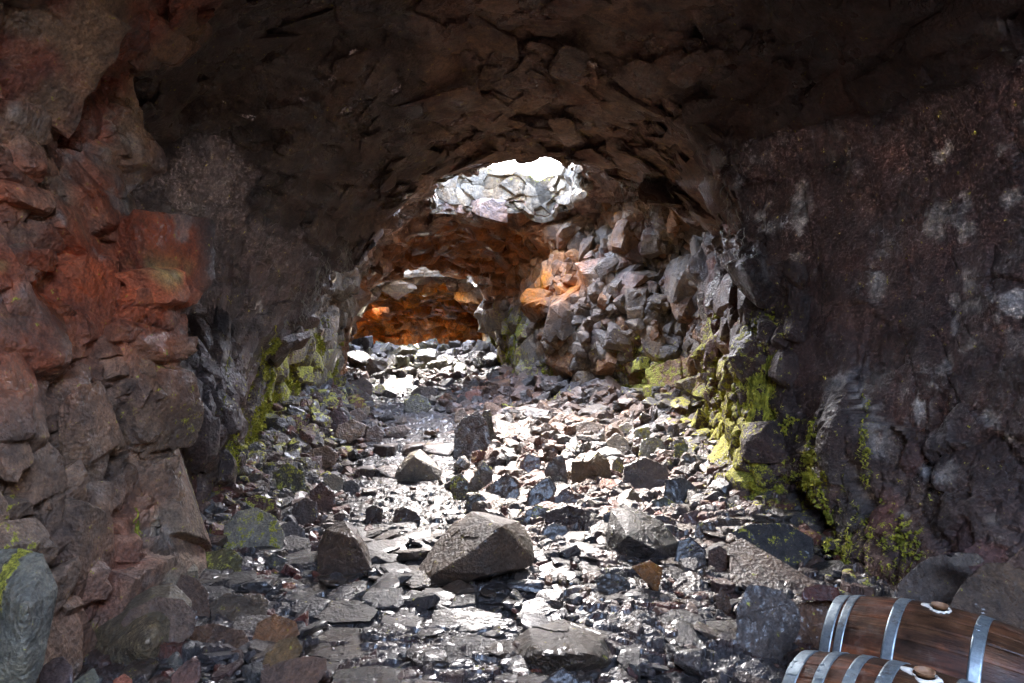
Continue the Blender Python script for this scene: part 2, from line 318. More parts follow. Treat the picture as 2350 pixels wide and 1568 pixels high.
def blob(p, c, r):
    r = np.asarray(r, float) if np.ndim(r) else np.array([r]*3)
    return np.exp(-(((p-np.asarray(c))/r)**2).sum(1)).astype(np.float32)
def tint_wall(p, h1, h2, ce):
    n = len(p)
    f1 = fbm(p*.9, 101, 3); f2 = fbm(p*2.7, 111, 4); f3 = fbm(p*7, 121, 3)
    c = np.tile(BROWN*.95, (n, 1))
    def mixc(c, col, w): w = np.clip(w, 0, 1)[:, None]; return c*(1-w)+np.asarray(col)*w
    c = mixc(c, GREY*.85, r01(h1, 9)*.8)
    c = mixc(c, RED*.9, (r01(h2, 10) > .78)*.55)
    c = mixc(c, PURPLE, sstep(0, .6, f1)*.7)
    # ceiling: dark, purple brown, rusty patches
    cc = mixc(np.tile(np.array([.25, .185, .155]), (n, 1)), RED*.6, sstep(.25, .7, f2)*.6); cc = mixc(cc, GREY, sstep(.3, .8, -f2)*.6)
    c = mixc(c, cc, ce)
    c = mixc(c, np.array([.065, .052, .050]), (p[:, 0] < -.8)*sstep(4.5, 4.8, p[:, 1])*(1-sstep(7.6, 8.2, p[:, 1]))*sstep(.8, 1.5, p[:, 2])*.85)  # left recess: its dimness is painted in as darker rock colour
    # near left wall: red and orange band with yellowish sulphur stains
    wl = (p[:, 0] < -1)*(p[:, 1] > .5)*sstep(4.78, 4.42, p[:, 1]+.12*f1)
    c = mixc(c, np.array([.27, .19, .13]), wl*.8)
    band = np.exp(-((p[:, 2]-2.05-.15*f1)/.50)**2)
    c = mixc(c, np.array([.44, .10, .035]), wl*band*(.85+.9*f2+.5*(r01(h2, 15)-.5)))
    c = mixc(c, np.array([.42, .31, .12]), wl*np.exp(-((p[:, 2]-2.02)/.10)**2)*sstep(.1, .5, f2+.2*f3))
    c = mixc(c, RED*1.7, wl*sstep(2.3, 3.0, p[:, 2])*sstep(-.3, .4, f2)*.9)
    c = mixc(c, np.array([.36, .07, .03]), blob(p, P(280, 1300, 4.2), (.28, .7, .34))*1.5)
    c = mixc(c, np.array([.31, .32, .25]), wl*sstep(1.75, .9, p[:, 2])*sstep(-.4, .3, f1+.5*f2)*.85*(.4+.6*r01(h2, 14)))
    # alcove wall on the right: greys and tans over red joints
    wa = (p[:, 0] > -.2)*sstep(8.4, 9.2, p[:, 1])*(1-sstep(12.2, 12.8, p[:, 1]))*(1-ce)
    c = mixc(c, np.array([.30, .255, .195]), wa*(.72+.28*r01(h2, 11)))
    c = mixc(c, RED*1.2, wa*sstep(.3, .7, f2)*.5); c = c*(1-wa*.62*(1-r01(h1, 17)))[:, None]; c = mixc(c, OCHRE*1.1, wa*(r01(h1, 18) > .82)*.6)
    wq = (p[:, 0] < -1.8)*sstep(8.0, 8.6, p[:, 1])*(1-sstep(12.2, 12.8, p[:, 1]))*(1-ce)
    c = mixc(c, np.array([.30, .27, .21]), wq*.7)
    # oxidised orange lining beyond the skylight
    c = mixc(c, np.array([.56, .19, .012]), blob(p, P(1215, 665, 11.9), (.75, 1.1, .42))*(1.2+1.2*f2))
    c = mixc(c, np.array([.62, .24, .02]), blob(p, P(1060, 600, 15.6), (2.2, 1.5, .40))*(1.1+.9*f2))
    c = mixc(c, ORANGE, blob(p, P(1080, 600, 14), (2.3, 1.8, .6))*(.8+.9*f2))
    wb = sstep(12.1, 12.8, p[:, 1])*(1-sstep(16.6, 17, p[:, 1]))
    c = mixc(c, np.array([.44, .20, .07]), wb*(.75+.6*f2))
    wpil = wb*sstep(-1.3, -.7, p[:, 0])*(p[:, 0] < .8)*sstep(2.7, 2.0, p[:, 2])
    c = mixc(c, np.array([.21, .20, .16]), wpil*.9)
    wc = sstep(19.6, 20.4, p[:, 1])
    c = mixc(c, np.array([.80, .36, .05]), wc*(.85+.7*f2))  # far chamber: orange rock, albedo raised to stand in for missing light
    c = mixc(c, np.array([.85, .50, .06]), wc*(p[:, 0] < -4)*sstep(1.9, .9, p[:, 2])*(.5+.6*f2))  # lit lower left of the chamber, painted in as brighter gold
    we = ((p[:, 1] > 16.9) & (p[:, 1] < 19.5)); c = mixc(c, np.array([.26, .23, .18]), we*.7)
    # rust patches on the dark right wall
    c = mixc(c, RED*1.5, blob(p, P(2130, 555, 4.6), (.35, .8, .10))*1.2*sstep(-.2, .3, f2)+blob(p, P(1990, 600, 4.8), (.2, .6, .07)))
    c = mixc(c, np.array([.050, .029, .026]), sstep(1.2, 1.8, p[:, 0])*(p[:, 1] < 6.2)*sstep(.3, 1, p[:, 2])*.9)  # near right wall: weak light painted in as a darker base colour
    # per block shade
    c = c*(.72+.56*r01(h2, 12))[:, None]*(.85+.3*r01(h1, 13))[:, None]
    # pale mineral crusts
    crust = sstep(.62, .9, f3+.35*f1)
    c = mixc(c, np.array([.36, .35, .33]), crust*np.where((ce > .3) | ((p[:, 1] > 4.6) & (p[:, 1] < 8)), .12, .5))
    for c_, r_b in STREAKS: c = mixc(c, np.array([.34, .34, .34]), blob(p, c_, r_b)*sstep(.0, .22, f3+.6*fbm(p*np.array([22, 22, 6]), 133, 3))*1.2)
    # moss
    m = .42*blob(p, P(1745, 1010, 6.6), (.55, 1.0, .5))+.55*blob(p, P(1730, 1120, 6.3), (.6, .9, .4))+.40*blob(p, P(1560, 960, 8.6), (.7, 1.0, .45))
    m += .5*blob(p, P(1735, 830, 6.1), (.22, .35, .42))+.55*blob(p, P(1480, 880, 9.8), (.8, .9, .5))+.5*blob(p, P(1720, 950, 6.3), (.4, .6, .6))+.35*blob(p, P(1620, 760, 8.5), (.4, .6, .5))+.3*blob(p, P(1180, 800, 12.3), (.4, .6, .7))+.20*blob(p, P(2000, 1280, 4.7), (.36, .6, .36))
    m += .95*blob(p, P(690, 950, 9.2), (.6, 1.9, .75))+.45*blob(p, P(640, 1080, 7.6), (.4, .7, .4))+.3*blob(p, P(560, 1050, 6.2), (.3, .4, .6))
    m += .45*blob(p, P(430, 1230, 4.7), (.2, .25, .5))+.35*blob(p, P(500, 1200, 5.6), (.2, .3, .35))+.25*blob(p, P(1190, 890, 12.5), (.5, .8, .3))
    m += .22*blob(p, P(330, 900, 4.2), (.3, .6, .4))
    m = m+.26*wa*sstep(1.7, .7, p[:, 2])+.25*wq*sstep(2.2, 1.0, p[:, 2])+.30*wpil+.28*(p[:, 0] > 1.4)*sstep(5.6, 6.1, p[:, 1])*(1-sstep(8.4, 9, p[:, 1]))*sstep(2.2, 1.2, p[:, 2])
    m = m+.22*wl*sstep(1.5, .5, p[:, 2])*sstep(.1, .5, f2)
    m = np.clip(m*1.25, 0, .66)+(f2*.35)*(m > .05)
    return c.astype(np.float32), np.clip(m, 0, 1)
tint = np.empty((len(bp), 4), np.float32); tint[:, 3] = 1; moss = np.empty(len(bp), np.float32)
for i in range(0, len(bp), CH):
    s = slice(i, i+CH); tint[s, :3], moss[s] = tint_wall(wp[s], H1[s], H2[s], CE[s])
idx = np.arange(NY*NU).reshape(NY, NU)
quads = np.stack([idx[:-1, :-1], idx[:-1, 1:], idx[1:, 1:], idx[1:, :-1]], -1).reshape(-1, 4)
fc = bp[quads].mean(1)
inside = (holes(fc[:, 0], fc[:, 1]) > 0) & (CE[quads].mean(1) > .25) & (fc[:, 2] > np.where(fc[:, 1] > 20, 2.0, 2.9))
fi = quads[~inside]
up_face = CE[fi].mean(1) > .5
uq = np.broadcast_to(us[None, :-1], (NY-1, NU-1)).reshape(-1)[~inside]
def ico(n):
    bm = bmesh.new(); bmesh.ops.create_icosphere(bm, subdivisions=n, radius=1)
    v = np.array([q.co[:] for q in bm.verts]); f = np.array([[w.index for w in q.verts] for q in bm.faces]); bm.free(); return v, f
ICO = {n: ico(n) for n in (2, 3, 4, 5, 6)}
def polytope(dirs, normals, hs, k=None):
    """radius along each direction of the convex body bounded by planes n.x = h, edges slightly worn"""
    d = dirs@normals.T
    r = np.where(d > 1e-4, hs[None]/np.maximum(d, 1e-4), 1e6)
    if k is None: return r.min(1)
    m = r.min(1, keepdims=True); return (m[:, 0]-k*m[:, 0]*np.log(np.exp(-np.minimum((r-m)/(k*m), 40)).sum(1)))

def wall_blocks(mask, count, size, aspect, proud, lvl, seed, spacing=.6, jit=.16, spread=.35, chips=3):
    """jointed blocks standing out of the rock face: each a faceted box turned to the face it sits in"""
    g = np.random.default_rng(seed); ks = np.nonzero(mask)[0]
    if not len(ks): return
    ar = 1.0/np.maximum(density(bp[ks, 1]), 1e-3); ar = ar/ar.sum()
    cand = g.choice(ks, size=count*9, p=ar); pos = np.zeros((count+1, 3)); rad = np.zeros(count+1); out = 0; div = np.array([1, 1, max(aspect[2], .6)])
    v0, f0 = ICO[lvl]
    for k in cand:
        if out >= count: break
        c = wp[k]; sc = size*float(np.clip(np.exp(g.normal()*spread), .45, 2.4))
        if out:
            dd = ((pos[:out]-c)/div); dd = np.sqrt((dd*dd).sum(1))
            if (dd < spacing*.5*(sc+rad[:out])).any(): continue
        pos[out] = c; rad[out] = sc; out += 1
        n = nn[k]+g.normal(size=3)*jit; n /= np.linalg.norm(n)
        upv = np.array([0, 0, 1.0])+g.normal(size=3)*jit*.8
        if abs(n[2]) > .75: upv = np.array([math.cos(g.uniform(0, 6.28)), math.sin(g.uniform(0, 6.28)), 0])
        t = np.cross(upv, n); t /= np.linalg.norm(t); b = np.cross(n, t)
        A = np.stack([t, n, b])                                        # local axes: width, out of the wall, height
        box = np.array([[1, 0, 0], [-1, 0, 0], [0, 1, 0], [0, -1, 0], [0, 0, 1], [0, 0, -1]], float)+g.normal(size=(6, 3))*.16
        ch = g.normal(size=(chips, 3)); ch[:, 1] = np.abs(ch[:, 1])+.3
        nm = np.vstack([box, ch]); nm /= np.linalg.norm(nm, axis=1, keepdims=True); hs = np.r_[np.ones(6), g.uniform(.78, 1.15, chips)]
        p = v0*polytope(v0, nm, hs, .006)[:, None]
        q = (p+seed+out*3.3).astype(np.float32); p = p*(1+fbm(q*1.6, 5, 4)*.035+fbm(q*6, 8, 3)*.012-.05*sstep(.75, .95, ridged(q*1.3+5, 9, 2)))[:, None]
        dims = np.array([aspect[0]*g.uniform(.75, 1.3), aspect[1]*g.uniform(.8, 1.2), aspect[2]*g.uniform(.75, 1.3)])*sc*.5
        p = (p*dims)@A+c+n*(dims[1]*(proud*g.uniform(.3, 1.7)-.62))
        BV.append(p.astype(np.float32)); BF.append(f0); BK.append(np.full(len(p), k)); BH.append(g.integers(0, 2**32-1, dtype=np.uint32))
BV, BF, BK, BH = [], [], [], []
BY, BX, BZ = bp[:, 1], bp[:, 0], bp[:, 2]
lw = (BX < -1.2) & (CE < .4) & (BZ > -.1); rw = (BX > 0) & (CE < .4) & (BZ > -.1)
nl = lw & (BY > 2.2) & (BY < 4.56)
wall_blocks(nl & (BZ < 3.4), 60, .34, (1.0, .55, 1.2), .30, 5, 1, .72, .14, .35, 2)
wall_blocks(nl, 330, .15, (1.1, .8, .9), .45, 3, 2, .62, .2, .4, 2)
wall_blocks(lw & (BY > 4.56) & (BY < 6.6) & (BZ < 1.7), 130, .18, (.9, .7, 1.4), .4, 3, 3, .62, .15)
wall_blocks(lw & (BY > 8.2) & (BY < 12.4), 260, .21, (1, .8, 1.2), .5, 3, 4, .6, .2, .45)
al = rw & (BY > 8.3) & (BY < 12.6)
wall_blocks(al, 70, .40, (1.0, .7, 1.2), .55, 4, 6, .85, .30, .3, 4)
wall_blocks(al, 600, .18, (1.0, 1.1, 1.05), .62, 3, 5, .5, .42, .55, 3)
wall_blocks(al, 420, .10, (1, 1.2, 1.1), .6, 3, 15, .5, .3, .4, 2)
wall_blocks(rw & (BY > 5.6) & (BY < 8.3) & (BZ < 2.2), 300, .15, (1, .9, 1.2), .5, 3, 7, .6, .25, .45)
wall_blocks((BY > 11.9) & (BY < 16.8) & (BX > -3.6), 300, .36, (1.2, .7, .8), .5, 3, 8, .6, .22)
wall_blocks((CE > .1) & (CE < .75) & (BY > 2.4) & (BY < 8.4), 320, .24, (1.5, .3, .8), .6, 3, 16, .5, .15, .4)
wall_blocks((BY > 19.6) & (BY < 26.8), 260, .50, (1.1, .7, 1.0), .45, 3, 9, .6, .2)
wall_blocks((CE > .6) & (BY > 2.6) & ((BY < 8.2) | (np.abs(BX) > 1.5)) & (BY < 9.6), 2300, .16, (1.5, .16, .75), .9, 2, 11, .42, .14, .5)
wall_blocks((CE > .6) & (BY > 2.6) & ((BY < 8.2) | (np.abs(BX) > 1.5)) & (BY < 9.6), 330, .32, (1.6, .14, .7), .8, 3, 21, .5, .10)
wall_blocks((CE > .3) & (BY > 7.4) & (BY < 9.0) & (np.abs(BX) > 1.5), 70, .32, (1.1, .4, .9), .5, 3, 12, .6, .2)
bk = np.array([k[0] for k in BK]); _len = np.array([len(b) for b in BV]); _all = np.vstack(BV); _ha = np.repeat(np.array(BH, np.uint32), _len); _hb = np.repeat(np.array(BH[::-1], np.uint32), _len); _ce = np.repeat(CE[bk], _len)
_t = np.empty((len(_all), 3), np.float32); _m = np.empty(len(_all), np.float32)
for i in range(0, len(_all), CH):
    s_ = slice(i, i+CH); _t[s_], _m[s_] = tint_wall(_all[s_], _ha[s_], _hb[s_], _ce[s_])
_cut = np.cumsum(_len)[:-1]; bt = np.split(_t, _cut); bm_ = np.split(_m, _cut)
print('blocks', len(BV), round(time.time()-T0, 1))
def block_part(sel):
    V, Fq, T, Mo, b = [], [], [], [], 0
    for i in sel:
        V.append(BV[i]); Fq.append(BF[i]+b); b += len(BV[i]); T.append(np.c_[bt[i], np.ones(len(BV[i]))]); Mo.append(bm_[i])
    return np.vstack(V), np.vstack(Fq), np.vstack(T), np.concatenate(Mo)
def submesh(name, faces, mat, label, usel=None):
    used, inv = np.unique(faces, return_inverse=True)
    q = inv.reshape(faces.shape); tri = np.vstack([q[:, [0, 1, 2]], q[:, [0, 2, 3]]])
    sel = [i for i, k in enumerate(bk) if usel(us[k % NU])]
    v2, f2, t2, m2 = block_part(sel); n0 = len(used)
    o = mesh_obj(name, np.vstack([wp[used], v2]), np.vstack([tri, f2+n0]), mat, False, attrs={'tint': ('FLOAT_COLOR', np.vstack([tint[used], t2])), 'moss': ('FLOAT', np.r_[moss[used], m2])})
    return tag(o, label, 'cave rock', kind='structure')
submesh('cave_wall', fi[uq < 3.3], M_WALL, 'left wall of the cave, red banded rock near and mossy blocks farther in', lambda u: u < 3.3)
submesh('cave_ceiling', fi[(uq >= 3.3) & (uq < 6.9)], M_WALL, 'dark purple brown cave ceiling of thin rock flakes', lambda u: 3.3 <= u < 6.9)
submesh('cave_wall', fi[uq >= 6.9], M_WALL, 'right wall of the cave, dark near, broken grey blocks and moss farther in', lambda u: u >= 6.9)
print('cave', round(time.time()-T0, 1))

# ------------------------------------------------------------------ skylight shafts
def ceil_z(x, y):
    """height of the undisplaced ceiling over a point"""
    p = loft(np.array([y]), np.linspace(3, 7, 161))[0]
    o = np.argsort(p[:, 0]); return float(np.interp(x, p[o, 0], p[o, 1]))
def shaft(name, cx, cy, rad, top, label, n=520, m=90, tint_c=PALE, mossamt=.25):
    th = np.linspace(0, 2*np.pi, n, endpoint=False); R = np.empty(n)
    for k in range(n):
        rr = np.linspace(.3, rad, 400); h = holes(cx+rr*np.cos(th[k]), cy+rr*np.sin(th[k])); z = np.nonzero(h < 0)[0]
        R[k] = rr[z[0]] if len(z) else rad
    R = np.convolve(np.r_[R[-3:], R, R[:3]], np.ones(7)/7, 'valid')
    x = cx+R*np.cos(th); y = cy+R*np.sin(th)
    z0 = np.array([ceil_z(a, b) for a, b in zip(x, y)])-.09
    zt = np.array([top(a, b, t) for a, b, t in zip(x, y, th)])
    v = np.linspace(0, 1, m)[:, None]
    X = x[None]+np.cos(th)[None]*.10*v; Y = y[None]+np.sin(th)[None]*.10*v; Z = z0[None]*(1-v)+zt[None]*v
    # a lip of ground outside the rim
    k = 24; w = np.linspace(0, 1, k)[1:, None]
    X = np.vstack([X, X[-1:]+np.cos(th)[None]*w*1.2]); Y = np.vstack([Y, Y[-1:]+np.sin(th)[None]*w*1.2]); Z = np.vstack([Z, np.repeat(Z[-1:], k-1, 0)+.05*w])
    M2 = m+k-1
    g = np.stack([X, Y, Z], -1).reshape(-1, 3).astype(np.float32)
    nrm = np.stack([-np.cos(th), -np.sin(th), 0*th], -1); nrm = np.broadcast_to(nrm[None], (M2, n, 3)).reshape(-1, 3)
    lip = np.repeat(np.arange(M2) >= m, n); upv = np.array([0, 0, 1.0])
    nrm = np.where(lip[:, None], upv, nrm)
    a1, ha = blocks(g, (.85, .85, .36), 201, .5, .25, .10, .05); a2, hb = blocks(g, (.34, .34, .26), 211, .9, .25, .12, .06)
    d = a1*.16+a2*.075+fbm(g*5, 221, 4)*.02
    bot = np.clip(np.repeat(np.arange(M2)/8.0, n), 0, 1); d = d*(.35+.65*bot)-.05*(1-bot)
    g2 = g+nrm*d[:, None]
    f2 = fbm(g*3, 231, 3)
    c = np.tile(tint_c, (len(g), 1))*(.45+.75*r01(hb, 3))[:, None]*(.6+.6*r01(ha, 3))[:, None]; c = c*(1-.35*(f2 > .3)[:, None]*np.array([.2, .5, .8]))
    ms = np.where(lip, .9, np.clip(np.repeat(np.arange(M2)/m-.75, n), 0, 1)*mossamt*4)
    ii = np.arange(M2*n).reshape(M2, n); jj = np.roll(ii, -1, 1)
    q = np.stack([ii[:-1], jj[:-1], jj[1:], ii[1:]], -1).reshape(-1, 4)
    o = mesh_obj(name, g2, q, M_PALE, False, attrs={'tint': ('FLOAT_COLOR', np.c_[c, np.ones(len(c))]), 'moss': ('FLOAT', ms)})
    return tag(o, label, 'cave rock', kind='structure')
def topA(x, y, t):
    far = 4.66 if y > 11 else 5.0
    if y > 11: far = 4.66 - .17*math.exp(-((x-.42)/.50)**4)+.03*math.sin(x*9)+.02*math.sin(x*23)
    return far
shaft('skylight_shaft', .08, 10.35, 3.2, topA, 'sunlit pale rock lip of the roof opening in the middle of the cave')
shaft('skylight_shaft', -2.55, 18.25, 3.2, lambda x, y, t: 4.6, 'lit rock lip of the second opening above the far rubble pile')
shaft('skylight_shaft', 1.5, -3.2, 4.4, lambda x, y, t: 5.3, 'rock lip of the entrance opening behind the viewer')

shaft('skylight_shaft', -5.6, 23.3, 2.8, lambda x, y, t: 3.9, 'rock lip of a hidden opening at the far left end')

# ------------------------------------------------------------------ the floor
def floor_points(X, Y):
    z = base_z(X, Y)
    p = np.stack([X, Y, 0*X], 1).astype(np.float32)
    d = np.abs(X-path_x(Y))
    wob = vnoise(p*1.3, 301)*.25
    far = sstep(3.2, 4.4, Y); d = d-np.interp(Y, [3, 4.4, 6, 7], [.35, .22, .05, 0])
    pw = (1-sstep(.55, .85, d+wob))*far*(1-sstep(16.0, 16.6, Y))            # cobbled path
    rb = 1-pw
    a1, h1 = blocks(p, (.42, .30, 1), 311, .9, .5, .15, .05); a2, h2 = blocks(p, (.17, .13, 1), 321, .9, .4, .25, .08); a3, h3_ = blocks(p, (.075, .06, 1), 331, .8, .3, .2, .1)
    near = 1-sstep(4.6, 6.0, Y)
    zz = a1*(.085-.03*near)+a2*(.045-.02*near)+a3*(.012-.006*near)+fbm(p*1.1, 341, 3)*.05+fbm(p*24, 351, 3)*.005
    c1, k1 = blocks(p, (.21, .14, 1), 361, .6, .3, 1.3, .07)
    zp = c1*.026+a2*.006+fbm(p*1.3, 371, 2)*.02+fbm(p*20, 381, 3)*.004
    z = z+zz*rb+zp*pw
    n1 = fbm(p*.8, 401, 3); n2 = fbm(p*4, 411, 3)
    c = np.tile(DARK*1.0, (len(p), 1))
    def mx(c, col, w): w = np.clip(w, 0, 1)[:, None]; return c*(1-w)+np.asarray(col)*w
    c = mx(c, BROWN*.8, rb*sstep(.35, .8, r01(h2, 4))*.8); c = mx(c, RED*.6, rb*(r01(h2, 8) > .9)*.7)
    c = mx(c, np.array([.050, .045, .047]), pw*.9)
    c = mx(c, np.array([.14, .09, .062]), rb*np.exp(-(((X-.35)/1.2)**2+((Y-9.9)/.8)**2)))
    c = mx(c, np.array([.30, .13, .06]), rb*np.exp(-(((X+.9)/.9)**2+((Y-13.2)/1.2)**2))*1.1)
    c = mx(c, np.array([.07, .065, .065]), sstep(15.5, 16.5, Y)*.8)
    c = c*(.7+.6*r01(h2, 12))[:, None]
    m = .75*np.exp(-(((X-.28)/.55)**2+((Y-10.3)/.55)**2))+.4*np.exp(-(((X+2.6)/.5)**2+((Y-7.6)/1.5)**2))+.35*np.exp(-(((X-2.2)/.4)**2+((Y-6.8)/1.2)**2))
    m = np.clip(m+(m > .08)*n2*.3, 0, 1)
    return z, c, m, np.clip(.25+.75*pw+.55*near, 0, 1)
def fan(name, ylo, yhi, ny, nx, kx, label, mat):
    yv = np.exp(np.linspace(math.log(ylo), math.log(yhi), ny)) if ylo > 0 else np.linspace(ylo, yhi, ny)
    s = np.linspace(-1, 1, nx)
    hw = np.maximum(yv, 2.0)*kx+.6 if ylo > 0 else np.full(ny, 4.2)
    X = (s[None]*hw[:, None]); Y = np.repeat(yv[:, None], nx, 1)
    X = np.clip(X, -7.2, 4.6)+s[None]*.01
    zf, cf, mf, wf = [], [], [], []
    x, y = X.ravel(), Y.ravel()
    for i in range(0, len(x), CH):
        a, b, c, e = floor_points(x[i:i+CH], y[i:i+CH]); zf.append(a); cf.append(b); mf.append(c); wf.append(e)
    z = np.concatenate(zf); c = np.concatenate(cf); m = np.concatenate(mf)
    ii = np.arange(ny*nx).reshape(ny, nx); q = np.stack([ii[:-1, :-1], ii[:-1, 1:], ii[1:, 1:], ii[1:, :-1]], -1).reshape(-1, 4)
    o = mesh_obj(name, np.stack([x, y, z], 1), q, mat, False, attrs={'tint': ('FLOAT_COLOR', np.c_[c, np.concatenate(wf)]), 'moss': ('FLOAT', m)})
    return tag(o, label, 'ground', kind='structure')
fan('ground', 1.4, 27.2, 900, 900, .86, 'wet dark lava floor with a cobbled path winding inward', M_FLOOR)
fan('ground', -9.6, 1.4, 160, 200, 1, 'wet lava floor behind the viewer', M_FLOOR)
print('floor', round(time.time()-T0, 1))

# ------------------------------------------------------------------ rocks
def rock_geo(seed, n, rough=1.0, nplanes=11, wear=.03):
    g = np.random.default_rng(seed)
    v, f = ICO[n]
    nm = g.normal(size=(nplanes, 3)); nm /= np.linalg.norm(nm, axis=1, keepdims=True); hs = g.uniform(.5, .95, nplanes)
    box = np.array([[1, 0, 0], [-1, 0, 0], [0, 1, 0], [0, -1, 0], [0, 0, 1], [0, 0, -1]], float)
    nm = np.vstack([nm, box]); hs = np.r_[hs, np.full(6, 1.0)]
    r = polytope(v, nm, hs, wear); p = v*r[:, None]
    q = p.astype(np.float32)+seed*3.7
    a, _ = blocks(q, (.5, .5, .5), 3, .6, .4, .15, .05)
    p = p*(1+rough*(a*.05+fbm(q*2.2, 5, 4)*.04+fbm(q*9, 9, 3)*.015))[:, None]
    p -= (p.max(0)+p.min(0))/2; p /= (p.max(0)-p.min(0))/2       # fills -1..1
    return p, f
def rot(p, rx, ry, rz):
    cx, sx, cy, sy, cz, sz = math.cos(rx), math.sin(rx), math.cos(ry), math.sin(ry), math.cos(rz), math.sin(rz)
    R = np.array([[cz, -sz, 0], [sz, cz, 0], [0, 0, 1]])@np.array([[cy, 0, sy], [0, 1, 0], [-sy, 0, cy]])@np.array([[1, 0, 0], [0, cx, -sx], [0, sx, cx]])
    return p@R.T
HEROES_OBJ = []
HEROES = []     # (centre, radius, short description) for the labels of smaller rocks
def hero(outline, label, color, moss=0., ridge=(), T=None, n=5, seed=1, Y=None, lean=.45, rough=1., sink=.04, wear=.01, name='boulder', back=.75):
    """a rock built at its own distance from an outline, given a real thickness and facets"""
    ol = np.array(outline, float)
    by = ol[:, 1].max(); cx = ol[:, 0].mean(); top = ol[:, 1].min()
    if Y is None: Y = ground_Y(cx, by)
    W = (ol[:, 0].max()-ol[:, 0].min())/F*Y; H = (by-top)/F*Y
    if T is None: T = .75*min(W, H*1.6)
    pts = []
    ccx, ccy = ol.mean(0)
    for (x, y) in ol:
        h = (by-y)/(by-top)
        pts.append(P(x, y, Y+T*(.08+lean*h)))
        pts.append(P(ccx+(x-ccx)*back, ccy+(y-ccy)*back, Y+T*(.8+.2*h)))
    for (x, y, d) in ridge: pts.append(P(x, y, Y+T*d))
    pts = np.array(pts); low = pts[:, 2].min(); pts[pts[:, 2] < low+.05*H, 2] -= sink
    bm = bmesh.new()
    for q in pts: bm.verts.new(q)
    r = bmesh.ops.convex_hull(bm, input=bm.verts[:]); bmesh.ops.recalc_face_normals(bm, faces=bm.faces[:])
    c = pts.mean(0); nm, hs = [], []
    for fcs in bm.faces:
        if fcs.calc_area() < 1e-9: continue
        nv = np.array(fcs.normal[:]); h = (np.array(fcs.verts[0].co[:])-c)@nv
        if h < 0: nv, h = -nv, -h
        nm.append(nv); hs.append(h)
    bm.free(); nm = np.array(nm); hs = np.array(hs)
    v, f = ICO[n]
    ext = (pts.max(0)-pts.min(0)); d = v*ext; d /= np.linalg.norm(d, axis=1, keepdims=True)
    rr = polytope(d, nm, hs, None); r2 = polytope(d, nm, hs, wear); p = d*np.minimum(rr, r2*1.01)[:, None]
    L = float(np.cbrt(W*H*T)); q = (p/L).astype(np.float32)*1.0+seed*7.1
    a, _ = blocks(q, (.45, .45, .45), 3+seed, .7, .4, .12, .05)
    p = p*(1+rough*(a*.035+fbm(q*2.0, 5, 4)*.05+fbm(q*8, 9, 4)*.018))[:, None]
    loc = np.array([c[0], c[1], (p[:, 2]+c[2]).min()])
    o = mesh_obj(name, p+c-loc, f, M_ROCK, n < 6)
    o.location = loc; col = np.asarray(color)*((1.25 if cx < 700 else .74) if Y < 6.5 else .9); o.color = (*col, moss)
    tag(o, label, 'boulder' if name == 'boulder' else 'rock')
    HEROES.append((c[0], Y+T*.4, W/2, label)); HEROES_OBJ.append(o); return o
exec_list = []
G_ = GREY; B_ = BROWN; R_ = RED; D_ = DARK
# -- centre
hero([(955,1345),(958,1315),(985,1265),(1040,1200),(1082,1172),(1140,1182),(1195,1195),(1222,1240),(1230,1285),(1215,1300),(1110,1330),(1040,1345)],
     'large wedge-shaped wet brown boulder beside the path, the biggest at the middle of the floor', (.105,.066,.040), 0, ridge=[(1150,1205,-.02),(1090,1262,-.12),(1010,1310,-.1),(1120,1320,-.08)], T=.7, n=6, seed=2, lean=.6, rough=.55)
hero([(1392,1275),(1390,1220),(1402,1165),(1450,1165),(1520,1195),(1560,1245),(1560,1290),(1500,1295),(1440,1288)],
     'dark rounded wet boulder with a brown left cheek, right of the biggest central boulder', (.062,.055,.052), 0, ridge=[(1440,1230,-.1),(1500,1260,-.1)], T=.6, n=6, seed=3, rough=.6)
hero([(1545,1290),(1555,1240),(1585,1232),(1618,1262),(1622,1300),(1580,1310)], 'blackish block leaning on the right end of the dark rounded boulder', D_*.95, seed=4)
hero([(1448,1300),(1492,1285),(1522,1305),(1518,1330),(1508,1362),(1480,1335)], 'orange brown stone shaped like an arrowhead pointing down', (.30,.13,.03), T=.1, seed=5, lean=.1, rough=.4, sink=0, name='rock')
hero([(1375,1335),(1380,1305),(1430,1300),(1475,1302),(1470,1325),(1420,1345)], 'flat shiny stone whose end touches the orange arrowhead stone', D_*1.2, seed=6, name='rock', T=.25)
hero([(1675,1220),(1720,1200),(1800,1200),(1868,1235),(1868,1275),(1840,1312),(1800,1318),(1740,1285)], 'smooth dark grey boulder with a rounded belly under the mossy right wall', (.055,.055,.060), .25, T=.5, n=6, seed=7, rough=.5)
hero([(1675,1345),(1672,1300),(1672,1245),(1700,1232),(1760,1285),(1830,1310),(1890,1345),(1880,1365),(1780,1362)], 'broad brown slab with a glistening wet top below the smooth round bellied boulder', (.12,.075,.055), T=.6, n=6, seed=8, lean=.75, rough=.6)
hero([(1622,1310),(1626,1262),(1650,1252),(1668,1262),(1668,1312)], 'small upright brown block wedged left of the broad glistening slab', B_*.9, seed=9, name='rock')
hero([(1690,1480),(1690,1400),(1720,1342),(1790,1352),(1830,1385),(1838,1440),(1800,1530),(1740,1540)], 'tall dull grey brown boulder in front of the broad glistening slab', (.115,.095,.085), T=.4, n=6, seed=10, rough=.8)
hero([(1825,1500),(1815,1430),(1835,1385),(1905,1362),(1960,1390),(1960,1480),(1910,1520)], 'pitted rust brown boulder against the left ends of the barrels', (.20,.10,.05), T=.4, n=6, seed=11, rough=1.5)
